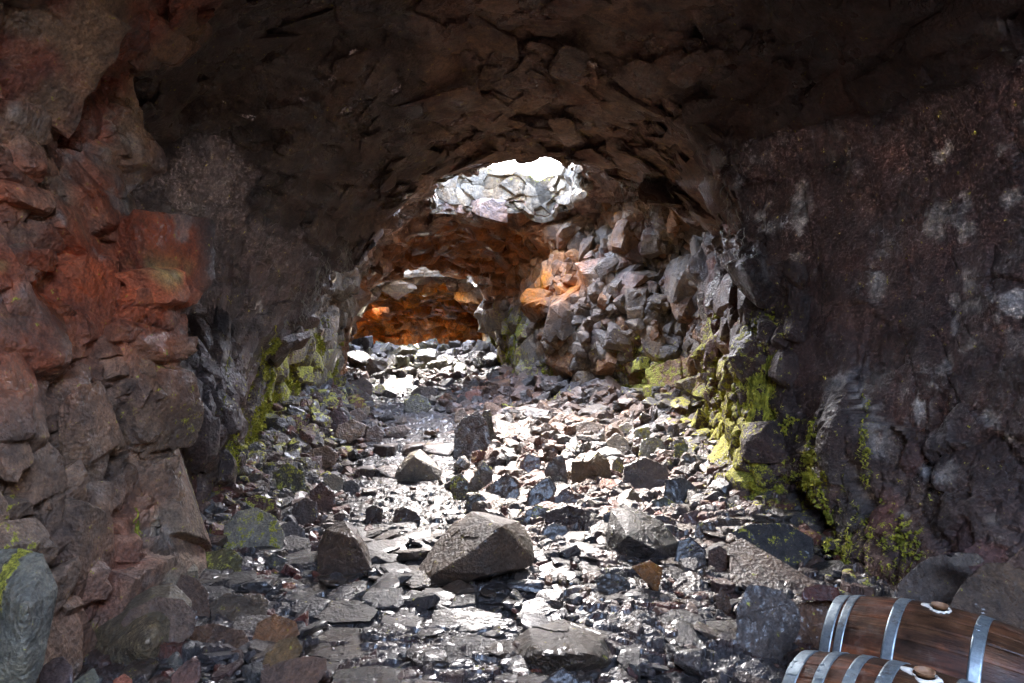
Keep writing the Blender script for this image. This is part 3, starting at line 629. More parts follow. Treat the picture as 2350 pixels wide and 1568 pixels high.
hero([(1838,1378),(1842,1350),(1880,1340),(1925,1350),(1935,1380)], 'red brown lump lying on top of the pitted rust brown boulder', R_*.85, seed=12, Y=3.5, name='rock', sink=0)
hero([(2035,1460),(2060,1340),(2110,1295),(2160,1268),(2215,1285),(2240,1330),(2210,1400),(2170,1460)], 'wet grey and brown boulder with a shiny hollow behind the rear barrel', (.13,.105,.09), T=.5, n=6, seed=13, Y=3.75, rough=1.1)
hero([(2140,1480),(2170,1400),(2215,1330),(2262,1290),(2330,1292),(2400,1330),(2440,1420),(2420,1520),(2250,1520)], 'biggest tan boulder at the right edge behind the rear barrel', (.17,.12,.085), T=.7, n=6, seed=14, Y=3.35, rough=.7)
hero([(2175,1286),(2195,1268),(2240,1270),(2262,1286),(2240,1300),(2190,1300)], 'small flat grey stone resting on the crest between the two boulders behind the barrels', (.17,.15,.13), seed=15, Y=3.7, sink=0, name='rock')
# -- right rubble slope
hero([(1312,1120),(1310,1060),(1330,1042),(1372,1036),(1398,1055),(1402,1095),(1392,1122),(1345,1128)], 'big upright brown block with a pale lit top edge in the right rubble', (.13,.085,.045), .1, ridge=[(1350,1060,-.1)], T=.4, n=6, seed=20, rough=.7, lean=.15)
hero([(1375,1042),(1392,1012),(1415,992),(1442,1010),(1448,1040),(1410,1048)], 'pale grey pointed boulder just behind the big upright brown block', PALE*1.15, .1, seed=21)
hero([(1302,992),(1312,972),(1350,966),(1385,975),(1382,1000),(1340,1008)], 'squared brown grey rock at the back of the right rubble, below the dark wall base', (.20,.15,.11), .1, seed=22)
hero([(1320,966),(1340,954),(1375,955),(1385,968),(1350,976)], 'low rough brown rock touching the foot of the dark inner wall', (.19,.13,.085), 0, seed=23, name='rock')
hero([(1402,1010),(1405,985),(1440,968),(1462,990),(1455,1010)], 'greenish white rock behind the pale grey pointed boulder', PALE*1.1, .35, seed=24)
hero([(1450,1020),(1458,985),(1490,978),(1500,1000),(1492,1022)], 'green stained pale slab standing against the mossy wall', (.26,.28,.17), .4, seed=25)
hero([(1465,1050),(1470,1010),(1500,1003),(1535,1015),(1535,1045),(1500,1058)], 'light grey green boulder low against the right wall, under the green stained slab', (.26,.26,.21), .3, seed=26)
hero([(1530,1000),(1545,980),(1570,978),(1580,1000),(1558,1010)], 'white grey stone perched at the foot of the mossy right wall', PALE*1.2, 0, seed=27, name='rock')
hero([(1545,1052),(1550,1018),(1580,1018),(1588,1045),(1570,1060)], 'rounded mossy green stone with a dark stripe by the right wall', (.16,.17,.08), .5, seed=28, name='rock')
hero([(1040,1045),(1042,985),(1062,960),(1098,942),(1118,975),(1125,1020),(1130,1042),(1090,1050)], 'tall dark boulder standing beside the upper path', (.085,.062,.055), .05, T=.45, n=6, seed=30, lean=.3, rough=.8)
hero([(1102,1000),(1104,952),(1110,940),(1126,938),(1127,968),(1135,1015),(1142,1040),(1120,1042)], 'dark horn-shaped slab leaning on the right of the tall dark boulder', (.060,.058,.045), .25, T=.14, n=5, seed=31, lean=.2)
hero([(905,1098),(915,1070),(940,1042),(965,1032),(990,1052),(1012,1080),(1012,1100),(960,1105)], 'pale grey triangular boulder sitting on the stone steps', (.19,.175,.15), .15, ridge=[(950,1048,-.1)], T=.4, n=6, seed=32, lean=.5)
hero([(1205,1168),(1212,1128),(1245,1098),(1262,1092),(1278,1120),(1268,1160),(1240,1175)], 'dark ribbed slab leaning left with a sharp arched upper edge in the middle rubble', (.075,.055,.045), seed=33, T=.25)
hero([(1108,1160),(1116,1120),(1160,1085),(1190,1100),(1196,1135),(1180,1162)], 'brown grey wedge with a bright top left of the arched ribbed slab', (.10,.075,.06), seed=34)
hero([(1075,1140),(1078,1105),(1110,1058),(1130,1075),(1132,1110),(1110,1140)], 'mottled dark boulder with an upright point right of the stone steps', (.085,.070,.055), .15, seed=35)
hero([(1030,1125),(1035,1098),(1060,1085),(1078,1110),(1072,1140),(1045,1145)], 'small mossy dark rock at the right edge of the path under the steps', (.08,.07,.05), .4, seed=36, name='rock')
hero([(1068,1168),(1072,1140),(1100,1132),(1120,1150),(1115,1172),(1088,1180)], 'blocky dark rock with a green tinge between the path and the brown grey wedge', (.07,.065,.055), .25, seed=37, name='rock')
hero([(1190,1098),(1192,1060),(1212,1040),(1240,1050),(1248,1085),(1225,1098)], 'upright purplish brown block in the middle of the right rubble', (.10,.07,.07), .1, seed=38)
hero([(1255,1135),(1250,1080),(1268,1052),(1290,1042),(1300,1070),(1302,1110),(1285,1140)], 'narrow dark pillar-like stone left of the big upright brown block', (.07,.05,.045), seed=39)
hero([(1270,1165),(1275,1140),(1295,1120),(1330,1140),(1345,1165),(1310,1178)], 'flat topped reddish brown stone in front of the big upright brown block', (.12,.07,.055), seed=40, name='rock')
hero([(1245,1210),(1252,1175),(1300,1160),(1350,1168),(1382,1185),(1378,1215),(1340,1235),(1300,1222)], 'broad dark brown block with a hollow shaded face behind the round white-topped stone', (.07,.048,.045), seed=41, T=.4)
hero([(1195,1205),(1205,1172),(1235,1158),(1262,1168),(1262,1200),(1225,1212)], 'grey boulder with a green patch on its left, behind the big central boulder', (.14,.13,.12), .3, seed=42)
hero([(1240,1240),(1245,1212),(1270,1200),(1300,1208),(1305,1230),(1280,1248)], 'round wet stone with a white glistening top right of the big central boulder', (.12,.12,.125), seed=43, name='rock')
hero([(1378,1225),(1384,1180),(1410,1170),(1425,1185),(1415,1225)], 'black fluted block between the hollow faced block and the dark rounded boulder', D_*.9, seed=44, name='rock')
hero([(1425,1118),(1430,1070),(1480,1048),(1530,1070),(1548,1108),(1520,1130),(1462,1135)], 'large purplish grey boulder in the rubble below the light grey green boulder', (.13,.105,.10), seed=45)
hero([(1520,1145),(1528,1100),(1570,1095),(1600,1120),(1592,1160),(1555,1165)], 'blackish boulder near the foot of the mossy right wall', D_, seed=46)
hero([(1402,1100),(1405,1060),(1420,1045),(1432,1065),(1428,1105)], 'thin green edged upright stone right of the big upright brown block', (.08,.08,.05), .35, seed=47, name='rock')
hero([(1490,1178),(1496,1150),(1525,1140),(1550,1155),(1545,1180),(1515,1190)], 'grey green rock with a yellow moss dot above the dark rounded boulder', (.13,.14,.10), .35, seed=48, name='rock')
hero([(1590,1232),(1600,1200),(1632,1195),(1645,1215),(1640,1245),(1612,1250)], 'grey brown angular rock above the small upright wedged block', (.15,.12,.10), .1, seed=49, name='rock')
hero([(1565,1205),(1570,1180),(1600,1170),(1620,1190),(1605,1212)], 'reddish rock between the moss covered wall foot and the blackish leaning block', (.15,.08,.07), seed=50, name='rock')
# -- left rubble slope
hero([(515,1262),(513,1210),(545,1172),(590,1163),(632,1185),(655,1228),(648,1262),(600,1280),(550,1278)], 'big rounded boulder mottled with moss at the left wall foot', (.25,.24,.20), .42, T=.5, n=6, seed=60, rough=.7)
hero([(455,1335),(455,1290),(470,1268),(530,1258),(556,1280),(552,1325),(505,1350)], 'squared olive boulder with a yellow moss rim in front of the moss mottled boulder', (.105,.10,.05), .28, T=.45, n=6, seed=61, rough=.5)
hero([(535,1172),(545,1148),(590,1135),(635,1150),(640,1172),(580,1182)], 'red brown boulder topped with bright moss above the moss mottled boulder', (.12,.06,.05), .5, seed=62)
hero([(730,1320),(728,1260),(745,1215),(790,1195),(820,1215),(845,1258),(858,1318),(800,1335)], 'tall brown boulder with a pale striated right side on the left of the path', (.12,.078,.055), ridge=[(815,1235,-.05)], T=.5, n=6, seed=63, rough=.6)
hero([(640,1240),(645,1205),(670,1195),(700,1215),(705,1240),(675,1250)], 'dark stone with a grey glistening top right of the moss mottled boulder', (.10,.09,.09), seed=64, name='rock')
hero([(660,1195),(668,1160),(700,1140),(728,1152),(730,1190),(700,1205)], 'dark brown angular boulder above the glistening topped stone', (.085,.06,.05), .1, seed=65)
hero([(708,1165),(712,1128),(735,1105),(770,1135),(772,1162),(740,1178)], 'red brown angular boulder with a bright upper face left of the path', (.13,.07,.055), seed=66)
hero([(735,1120),(742,1098),(765,1086),(790,1100),(788,1128),(762,1132)], 'small whitish grey rock beside the left edge of the path', PALE*.95, .1, seed=67, name='rock')
hero([(785,1128),(788,1105),(810,1100),(828,1115),(820,1135)], 'grey rock touching the path right of the small whitish grey rock', GREY*1.2, seed=68, name='rock')
hero([(705,1075),(700,1045),(712,1030),(750,1022),(775,1040),(770,1065),(730,1080)], 'overhanging tan block with a flat lit top on the left slope', (.19,.12,.075), seed=69)
hero([(838,1202),(838,1168),(855,1160),(880,1165),(878,1198),(860,1206)], 'dark squarish cube of rock on the left edge of the path', (.075,.052,.045), T=.2, seed=70, name='rock')
hero([(902,1198),(905,1170),(925,1162),(955,1175),(968,1192),(935,1202)], 'dark brown pitted rock lying in the middle of the path', (.095,.060,.045), seed=71, name='rock', rough=1.8)
hero([(765,1000),(775,975),(810,962),(840,975),(835,1000),(800,1012)], 'tan slab on the left slope above the overhanging block', (.22,.15,.10), seed=72)
hero([(838,1010),(842,985),(865,975),(882,992),(878,1012),(856,1018)], 'white lit blocky rock on the left of the upper path', (.25,.19,.16), seed=73, name='rock')
hero([(880,1000),(890,982),(930,975),(945,985),(920,1002)], 'flat brown slab pointing right into the upper path', (.13,.09,.07), seed=74, name='rock')
hero([(745,985),(752,950),(780,935),(800,955),(798,985),(770,995)], 'dark purplish red crumbly boulder high on the left slope', (.10,.045,.045), seed=75, rough=2.)
hero([(795,975),(800,945),(825,935),(842,955),(838,978)], 'pale brown angular boulder right of the purplish red crumbly one', (.21,.16,.13), seed=76)
hero([(803,910),(805,880),(835,866),(855,880),(855,905),(830,918)], 'tall brown boulder standing left of the narrow far path', (.15,.105,.08), seed=77)
hero([(800,930),(805,910),(840,900),(858,915),(850,935)], 'dark brown boulder at the foot of the tall brown boulder by the far path', (.11,.08,.065), seed=78)
hero([(618,1130),(625,1085),(660,1062),(700,1085),(705,1125),(665,1145)], 'dark boulder with bright moss along its right slope by the left wall', (.07,.065,.045), .45, seed=79)
hero([(655,1150),(660,1118),(690,1100),(712,1120),(708,1152)], 'brown rock edged with yellow green moss under the moss sloped boulder', (.09,.065,.045), .35, seed=80, name='rock')
# -- far
hero([(925,945),(928,918),(955,902),(982,915),(992,935),(975,950)], 'olive grey four sided boulder just right of the far path', (.13,.125,.09), .2, seed=90)
hero([(1065,925),(1068,900),(1095,892),(1110,908),(1105,925)], 'rust red boulder on the far orange rubble heap', (.26,.11,.07), seed=91)
hero([(1130,940),(1132,915),(1150,905),(1165,920),(1160,942)], 'pale rust rock at the right end of the far orange rubble heap', (.25,.15,.10), seed=92)
hero([(960,912),(965,892),(990,885),(1005,900),(1000,915)], 'brown grey rock above the olive grey boulder', (.17,.13,.10), seed=93, name='rock')
hero([(1040,968),(1045,945),(1062,935),(1075,955),(1068,972)], 'lit tan rock behind the tall dark boulder by the upper path', (.26,.19,.13), seed=94, name='rock')
# -- near left, bottom edge
hero([(180,1560),(185,1500),(215,1440),(290,1380),(350,1345),(400,1340),(440,1380),(430,1450),(400,1520),(370,1575),(250,1600)], 'huge smooth olive brown boulder at the foot of the near left wall', (.115,.095,.06), T=.7, n=6, seed=100, Y=3.35, rough=.4, ridge=[(330,1480,-.12)])
hero([(278,1430),(300,1400),(360,1370),(420,1378),(455,1415),(440,1460),(400,1490),(350,1510),(300,1470)], 'wet block with two glistening facets lying on the huge olive boulder', (.125,.09,.07), T=.3, n=6, seed=101, Y=3.38, sink=0, rough=.6)
hero([(385,1420),(400,1350),(415,1318),(450,1325),(480,1360),(484,1425),(440,1460)], 'upright brown boulder with a shiny grey upper face behind the two faceted block', (.12,.075,.05), T=.3, n=6, seed=102, Y=3.8, rough=.7)
hero([(425,1485),(440,1440),(490,1430),(560,1448),(572,1475),(550,1505),(500,1520),(460,1515)], 'rounded wet brown boulder at the bottom left, in front of the upright brown one', (.13,.075,.045), T=.35, n=6, seed=103, rough=.6)
hero([(485,1440),(482,1385),(520,1362),(600,1362),(618,1380),(610,1420),(580,1445),(530,1450)], 'broad squared wet boulder right of the upright shiny brown boulder', (.11,.085,.06), T=.4, n=6, seed=104, rough=.6)
hero([(575,1480),(590,1430),(630,1408),(680,1425),(690,1455),(650,1485),(610,1500)], 'orange brown slanting rock with coarse grooves near the bottom left', (.16,.082,.038), T=.3, n=6, seed=105, rough=.8)
hero([(595,1540),(610,1500),(640,1470),(680,1460),(695,1490),(680,1520),(640,1545)], 'ochre boulder leaning against the orange brown grooved rock', (.15,.095,.04), T=.25, n=6, seed=106, rough=.5)
hero([(590,1600),(600,1540),(640,1520),(700,1505),(750,1512),(752,1540),(700,1600)], 'long brown boulder with sparkling wet top cut by the bottom edge of the view', (.13,.08,.055), T=.3, n=6, seed=107, Y=2.95, rough=.7)
hero([(-60,1640),(-60,1300),(-10,1262),(50,1255),(100,1268),(135,1350),(105,1430),(100,1530),(60,1640)], 'huge grey green column of rock with a yellow lichen streak at the left edge', (.125,.13,.11), .12, T=.6, n=6, seed=108, Y=2.55, lean=.25, rough=.7, ridge=[(60,1400,-.1),(40,1500,-.05)]); LICHEN = HEROES_OBJ[-1]
hero([(90,1600),(90,1540),(120,1510),(145,1505),(165,1530),(168,1600)], 'dark purplish wet stone in the bottom left corner', (.095,.07,.07), T=.2, n=5, seed=109, Y=2.95, name='rock')
hero([(160,1600),(170,1565),(215,1530),(230,1560),(220,1600)], 'green grey sharp stone beside the purplish corner stone', (.10,.105,.08), T=.15, seed=110, Y=2.9, name='rock')
hero([(255,1600),(260,1560),(285,1545),(305,1560),(300,1600)], 'rust red stone peeping over the bottom edge under the huge olive boulder', (.22,.08,.05), T=.15, seed=111, Y=2.85, name='rock')
hero([(385,1600),(392,1550),(430,1515),(462,1520),(460,1560),(430,1600)], 'flat reddish brown stone below the rounded wet brown boulder', (.13,.07,.055), T=.2, seed=112, Y=2.95, name='rock')
# -- near centre, bottom edge
hero([(690,1500),(700,1465),(760,1440),(880,1440),(960,1455),(985,1475),(975,1500),(900,1520),(760,1515)], 'long low brown slab with a glistening crest at the bottom centre', (.075,.055,.040), T=.5, n=6, seed=120, Y=3.45, rough=1.1, lean=.8)
hero([(1168,1540),(1172,1480),(1210,1430),(1290,1420),(1400,1450),(1432,1490),(1440,1530),(1380,1560),(1240,1590)], 'massive brown slab with a rough front at the bottom right of centre', (.095,.070,.045), T=.7, n=6, seed=121, Y=3.25, rough=.9, lean=.8, ridge=[(1230,1500,-.05),(1350,1500,-.05)])
hero([(1450,1540),(1440,1480),(1470,1455),(1520,1470),(1560,1520),(1540,1560)], 'grey brown block right of the massive rough slab', (.09,.075,.065), T=.35, n=6, seed=122, Y=3.4, rough=1.)
hero([(1235,1610),(1240,1568),(1290,1530),(1330,1560),(1350,1610)], 'wet pointed stone in front of the massive rough slab', (.075,.060,.05), T=.2, n=5, seed=123, Y=2.95, name='rock')
hero([(1370,1355),(1365,1330),(1400,1310),(1440,1330),(1465,1365),(1440,1400),(1390,1395)], 'dark knobbly boulder left of the orange arrowhead stone', (.065,.055,.048), T=.35, n=6, seed=124, rough=1.4, Y=4.15)
hero([(1640,1370),(1655,1350),(1672,1370),(1680,1400),(1660,1412),(1645,1395)], 'rounded brown pitted stone between the arrowhead stone and the tall dull boulder', (.14,.085,.055), seed=125, name='rock')
_n = len(LICHEN.data.vertices); _v = np.empty(_n*3, np.float32); LICHEN.data.vertices.foreach_get('co', _v); _v = _v.reshape(-1, 3)
_a = LICHEN.data.attributes.new('tint', 'FLOAT_COLOR', 'POINT'); _a.data.foreach_set('color', np.tile(np.array([.19, .20, .17, 1], np.float32), _n))
_x = _v[:, 0]-.055*np.sin(_v[:, 2]*3)-.045; _a = LICHEN.data.attributes.new('moss', 'FLOAT', 'POINT'); _a.data.foreach_set('value', (.9*np.exp(-(_x/.035)**2)).astype(np.float32))
LICHEN.data.materials[0] = M_WALL
SLABS = [
 ([(985,1435),(1000,1402),(1080,1392),(1160,1410),(1150,1440),(1060,1450)], 'low wet slab lying across the foot of the path, behind the massive rough slab', (.07,.06,.052)),
 ([(700,1415),(730,1380),(820,1378),(870,1400),(850,1425),(760,1430)], 'flat wet plate of rock at the left foot of the path', (.075,.062,.05)),
 ([(1000,1515),(1010,1470),(1080,1455),(1150,1475),(1140,1515),(1060,1530)], 'ridged dark slab just left of the massive rough slab', (.065,.055,.05)),
 ([(760,1590),(770,1540),(860,1525),(960,1540),(980,1590)], 'broad glistening slab cut by the bottom edge under the long low slab', (.075,.062,.052)),
 ([(1000,1600),(1005,1560),(1080,1545),(1150,1560),(1165,1600)], 'wet slab at the bottom edge left of the pointed wet stone', (.07,.058,.05)),
 ([(1480,1600),(1490,1555),(1550,1540),(1600,1560),(1605,1600)], 'rounded blackish slab with a white sheen at the bottom edge right of centre', (.055,.052,.055)),
 ([(1180,1420),(1190,1385),(1240,1370),(1290,1385),(1285,1415),(1230,1425)], 'squarish wet stone between the biggest central boulder and the massive slab', (.08,.065,.055)),
 ([(1300,1425),(1310,1395),(1360,1385),(1400,1400),(1395,1425),(1350,1435)], 'wedge of wet stone behind the right end of the massive slab', (.07,.06,.05)),
 ([(1560,1455),(1570,1415),(1610,1400),(1650,1425),(1640,1460),(1600,1465)], 'dark block left of the tall dull grey brown boulder', (.06,.052,.05)),
 ([(1595,1540),(1605,1490),(1650,1475),(1690,1500),(1685,1545),(1640,1550)], 'blackish leaning slab in the shade below the tall dull boulder', (.05,.045,.05)),
 ([(690,1545),(700,1520),(760,1515),(800,1530),(790,1552)], 'thin brown plate under the left end of the long low slab', (.08,.06,.05)),
 ([(870,1440),(880,1412),(930,1402),(975,1418),(965,1442)], 'small flat stone standing proud in the middle of the near path', (.07,.06,.055)),
 ([(1745,1600),(1750,1545),(1775,1520),(1805,1530),(1812,1600)], 'dark wet stone pressed against the left end of the front barrel', (.07,.05,.042)),
 ([(1690,1600),(1700,1560),(1735,1548),(1755,1570),(1750,1600)], 'low blackish stone just left of the stone touching the front barrel', (.05,.045,.045)),
 ([(640,1400),(650,1370),(700,1358),(735,1378),(725,1405)], 'grey wet block at the inner edge of the reddish heap', (.09,.08,.075)),
 ([(1230,1330),(1235,1300),(1270,1285),(1310,1300),(1305,1330)], 'brown broken block touching the right foot of the biggest central boulder', (.085,.062,.05)),
 ([(1250,1370),(1255,1345),(1300,1335),(1340,1352),(1330,1375)], 'orange tinged low stone near the right foot of the biggest central boulder', (.13,.07,.04)),
]
for i_, (ol_, lb_, cl_) in enumerate(SLABS): hero(ol_, lb_, cl_, seed=200+i_, T=.28, lean=.85, rough=1.1, sink=.06, name='rock', n=6 if i_ < 6 else 5)
print('heroes', round(time.time()-T0, 1))

# -- individual rocks of the rubble: shared shapes, own place, turn, size and colour
PROTO = []
for k in range(22):
    p, f = rock_geo(500+k, 4, .9, 5+k % 5, .015)
    PROTO.append(mesh_obj('rock', p, f, M_ROCK, False, link=False).data)
ZONES = [  # polygon in the photo, count, size range in photo px, palette, moss, place words, group
 ([(1020,965),(1290,985),(1640,1060),(1650,1240),(1380,1240),(1240,1210),(1040,1140)], 112, (18,54), [B_,R_*.8,G_,(.10,.075,.06),D_*1.3], .15, 'in the middle right rubble', 'loose rocks of the right rubble slope'),
 ([(1230,1240),(1400,1300),(1660,1310),(1690,1420),(1560,1420),(1230,1400),(1130,1360)], 36, (22,58), [D_*1.2,G_*.7,B_*.8,(.16,.09,.06)], 0, 'on the wet floor right of centre', 'loose rocks on the wet floor right of centre'),
 ([(1450,1420),(1700,1420),(1800,1568),(1380,1568)], 14, (40,80), [D_*1.1,G_*.6,B_*.6], 0, 'in the dark bottom right', 'dark rocks at the bottom right'),
 ([(760,890),(860,940),(840,1090),(700,1150),(640,1200),(620,1120),(720,1000)], 34, (16,40), [B_,R_*.9,G_,(.16,.12,.08)], .3, 'on the left slope', 'loose rocks of the left rubble slope'),
 ([(560,1280),(700,1200),(850,1330),(700,1380),(520,1360)], 36, (18,46), [R_*.8,B_,R_,G_*.8], .03, 'beside the tall striated boulder', 'reddish rocks heaped left of the path'),
 ([(440,1440),(700,1400),(760,1568),(330,1568)], 16, (28,62), [B_,R_*.8,G_*.8,(.10,.07,.05)], 0, 'at the bottom left', 'rocks along the bottom left edge'),
 ([(960,885),(1180,890),(1190,960),(1010,955)], 22, (14,34), [(.28,.13,.07),(.22,.13,.09),(.30,.16,.07)], 0, 'on the far orange rubble', 'rust coloured rocks far down the path'),
]
PILE = ([(770,880),(800,835),(900,812),(980,806),(1060,812),(1120,850),(1180,900),(1100,895),(950,882),(860,890)], 52, (16,44))
def inpoly(x, y, poly):
    c = False; j = len(poly)-1
    for i in range(len(poly)):
        (xi, yi), (xj, yj) = poly[i], poly[j]
        if (yi > y) != (yj > y) and x < (xj-xi)*(y-yi)/(yj-yi)+xi: c = not c
        j = i
    return c
def colour_word(c):
    r, g, b = c; s = r+g+b
    if r > 1.75*g: return ('bright rust' if s > .42 else 'reddish brown')
    if r > 1.3*g: return ('tan' if s > .36 else ('brown' if s > .19 else 'dark brown'))
    return 'pale grey' if s > .4 else ('grey' if s > .24 else 'blackish')
SHAPE = ['angular', 'blunt', 'wedge-shaped', 'flat topped', 'pointed', 'squarish', 'slanting', 'chipped', 'lumpy', 'sharp edged', 'slab-like']
used_labels = {o.get('label') for o in bpy.data.objects}
hero_short = [(h[0], h[1], h[3]) for h in HEROES if len(h[3].split()) <= 13]
def short(lbl):
    w = lbl.split()
    for stop in ('with', 'at', 'on', 'right', 'left', 'beside', 'in', 'behind', 'below', 'under', 'above', 'between', 'against', 'lying', 'standing', 'sitting', 'just', 'the', 'wedged', 'low', 'leaning', 'of', 'high', 'topped', 'near', 'whose', 'cut', 'shaped', 'resting', 'touching', 'peeping', 'by', 'pointing', 'edged', 'mottled'):
        if stop in w[2:]: w = w[:w.index(stop, 2)]
    return ' '.join(w)
def auto_label(X, Y, size, col, mossy, k, zone):
    d = sorted(hero_short, key=lambda h: (h[0]-X)**2+((h[1]-Y)*.7)**2)
    sz = 'fist sized' if size < .11 else ('small' if size < .16 else ('mid sized' if size < .3 else 'large'))
    px, ppy = X/Y, Y
    for h in d[:10]:
        dx, dy = X-h[0], Y-h[1]
        rel = ('right of' if dx > 0 else 'left of') if abs(dx) > abs(dy)*.6 else ('behind' if dy > 0 else 'in front of')
        lb = f"{sz} {SHAPE[k % len(SHAPE)]} {'moss flecked ' if mossy > .25 else ''}{colour_word(col)} rock {rel} the {short(h[2])}"
        if lb not in used_labels and len(lb.split()) <= 16: used_labels.add(lb); return lb
    lb = f"{sz} {SHAPE[k % len(SHAPE)]} {colour_word(col)} rock {zone}, {['by itself','half buried','tilted','leaning on others','lying flat'][k%5]}"
    used_labels.add(lb); return lb
NROCK = 0
placed = [(h[0], h[1], h[2]) for h in HEROES]
def put_rock(X, Y, w, col, ms, zone, group, zoff=0., cat='rock', flat=.75):
    global NROCK
    k = NROCK; NROCK += 1
    o = bpy.data.objects.new('rock', PROTO[int(rng.integers(len(PROTO)))])
    COL.objects.link(o)
    sx, sy, sz = w*.5, w*.5*rng.uniform(.7, 1.1), w*.5*rng.uniform(flat*.75, flat*1.25)
    o.scale = (sx, sy, sz); o.rotation_euler = (rng.uniform(-.5, .5), rng.uniform(-.5, .5), rng.uniform(0, 6.28))
    o.location = (X, Y, float(base_z(X, Y))+sz*.55+zoff)
    c = np.clip(np.asarray(col, float)*rng.uniform(.75, 1.3)*(1+rng.uniform(-.08, .08, 3)), .02, .6)
    o.color = (*c, ms)
    tag(o, auto_label(X, Y, w, c, ms, k, zone), cat, group)
    placed.append((X, Y, w/2)); return o
for zi, (poly, cnt, (s0, s1), pal, ms, zone, group) in enumerate(ZONES):
    xs = [p[0] for p in poly]; ysv = [p[1] for p in poly]; n = tries = 0
    while n < cnt and tries < 4000:
        tries += 1
        px, py = rng.uniform(min(xs), max(xs)), rng.uniform(min(ysv), max(ysv))
        if not inpoly(px, py, poly): continue
        sp = s0+(s1-s0)*rng.random()**1.8
        Y = ground_Y(px, py+sp*.2); X = (px-CX)/F*Y; w = sp/F*Y
        if any((X-a)**2+((Y-b)*.8)**2 < (w*.42+c*.75)**2 for a, b, c in placed): continue
        if abs(X-float(path_x(Y))) < .55 and Y > 4.6: continue
        put_rock(X, Y, w, pal[int(rng.integers(len(pal)))], ms*rng.uniform(0, 2.2), zone, group); n += 1
# far pile: rocks climbing to the crest
n = tries = 0
while n < PILE[1] and tries < 4000:
    tries += 1
    Y = rng.uniform(16.3, 19.2); X = rng.uniform(-4.6, .1); w = rng.uniform(.22, .62)
    if abs(X+2.7) < .35 and Y < 16.6: continue
    if any((X-a)**2+((Y-b)*.8)**2 < (w*.36+c*.6)**2 for a, b, c in placed): continue
    put_rock(X, Y, w, [G_*.8, D_*1.4, G_*.6, (.10,.11,.075)][int(rng.integers(4))], .25*rng.random(), 'on the far rubble pile', 'grey rocks of the far rubble pile under the second opening', zoff=rng.uniform(-.02, .05)); n += 1
print('rocks', NROCK, round(time.time()-T0, 1))

# -- the small rubble between them: uncountable, one mesh
HX = np.array([[h[0], h[1], h[2]] for h in HEROES])
def on_boulder(X, Y): return bool((((X-HX[:, 0])**2+((Y-HX[:, 1])*.9)**2) < (HX[:, 2]*.95)**2).any())
def rubble(name, label, count, sampler, flat=1.):
    V, Fc, Cc, Mm = [], [], [], []; base_i = 0
    protos = [rock_geo(900+i, 2, .6, 4+i % 4, .01) for i in range(14)]; big = [rock_geo(900+i, 3, .8, 4+i % 4, .006) for i in range(14)]
    for i in range(count):
        X, Y, w, col, ms = sampler()
        p, f = (big if w > .14 else protos)[i % 14]
        p = rot(p*np.array([1, rng.uniform(.55, 1), rng.uniform(.4, .85)*flat])*w*.5, rng.uniform(-.6, .6)*flat, rng.uniform(-.6, .6)*flat, rng.uniform(0, 6.28))
        p = p+np.array([X, Y, float(base_z(X, Y))+w*.12*flat+.012])
        V.append(p); Fc.append(f+base_i); base_i += len(p)
        c = np.asarray(col)*rng.uniform(.7, 1.35); Cc.append(np.tile(np.r_[c, .85 if Y < 5 else .4], (len(p), 1))); Mm.append(np.full(len(p), ms))
    o = mesh_obj(name, np.vstack(V), np.vstack(Fc), M_FLOOR, False, attrs={'tint': ('FLOAT_COLOR', np.vstack(Cc)), 'moss': ('FLOAT', np.concatenate(Mm))})
    return tag(o, label, 'rubble', kind='stuff')
def samp():
    while True:
        Y = 2.6*(19.5/2.6)**rng.random(); X = rng.uniform(-.62, .52)*Y
        lo = np.interp(Y, SY, SP[:, 0, 0])-.1; hi = np.interp(Y, SY, SP[:, 10, 0])+.1
        if X < lo or X > hi or on_boulder(X, Y): continue
        d = abs(X-float(path_x(Y)))
        if d < .62+.1*rng.normal()+np.interp(Y, [3, 4.4, 6, 7], [.3, .2, .05, 0]) and 3.6 < Y < 16.3 and rng.random() < .97: continue
        if X > .9 and Y < 3.0: continue
        w = Y*(9+30*rng.random()**1.6)/F
        if Y < 5 and rng.random() < .6: continue
        if X > -.3 and 5.8 < Y < 10.5: w = Y*(18+46*rng.random()**1.3)/F
        if 5 < Y < 12 and (X-lo < .8 or hi-X < .8): w = Y*(14+40*rng.random()**1.4)/F
        if Y < 5: w *= .9
        pal = [D_*1.2, B_*.85, R_*.55, G_*.7, (.085,.065,.05)]
        if Y > 8.6 and Y < 15 and X > -1.2: pal = [(.11,.064,.043), (.09,.062,.045), (.075,.067,.06), (.13,.07,.036)]
        if Y > 16: pal = [G_*.7, D_]
        ms = .5*math.exp(-((X+2.6)/.5)**2)*rng.random()+.5*math.exp(-((X-2.1)/.4)**2)*rng.random()
        return X, Y, w, pal[int(rng.integers(len(pal)))], ms
def samp2():
    while True:
        Y = rng.uniform(2.7, 5.6); X = rng.uniform(-.58, .47)*Y
        if (X > .75 and Y < 3.1) or on_boulder(X, Y): continue
        return X, Y, Y*(30+70*rng.random()**1.5)/F, [D_*.9, (.052,.042,.036), (.045,.041,.041), (.065,.048,.036)][int(rng.integers(4))], 0.
rubble('rubble', 'wet plates and lumps of lava paving the near floor between the larger slabs', 420, samp2, .42)
rubble('rubble', 'small broken stones and chips filling the gaps between the rocks', 4800, samp)
print('rubble', round(time.time()-T0, 1))

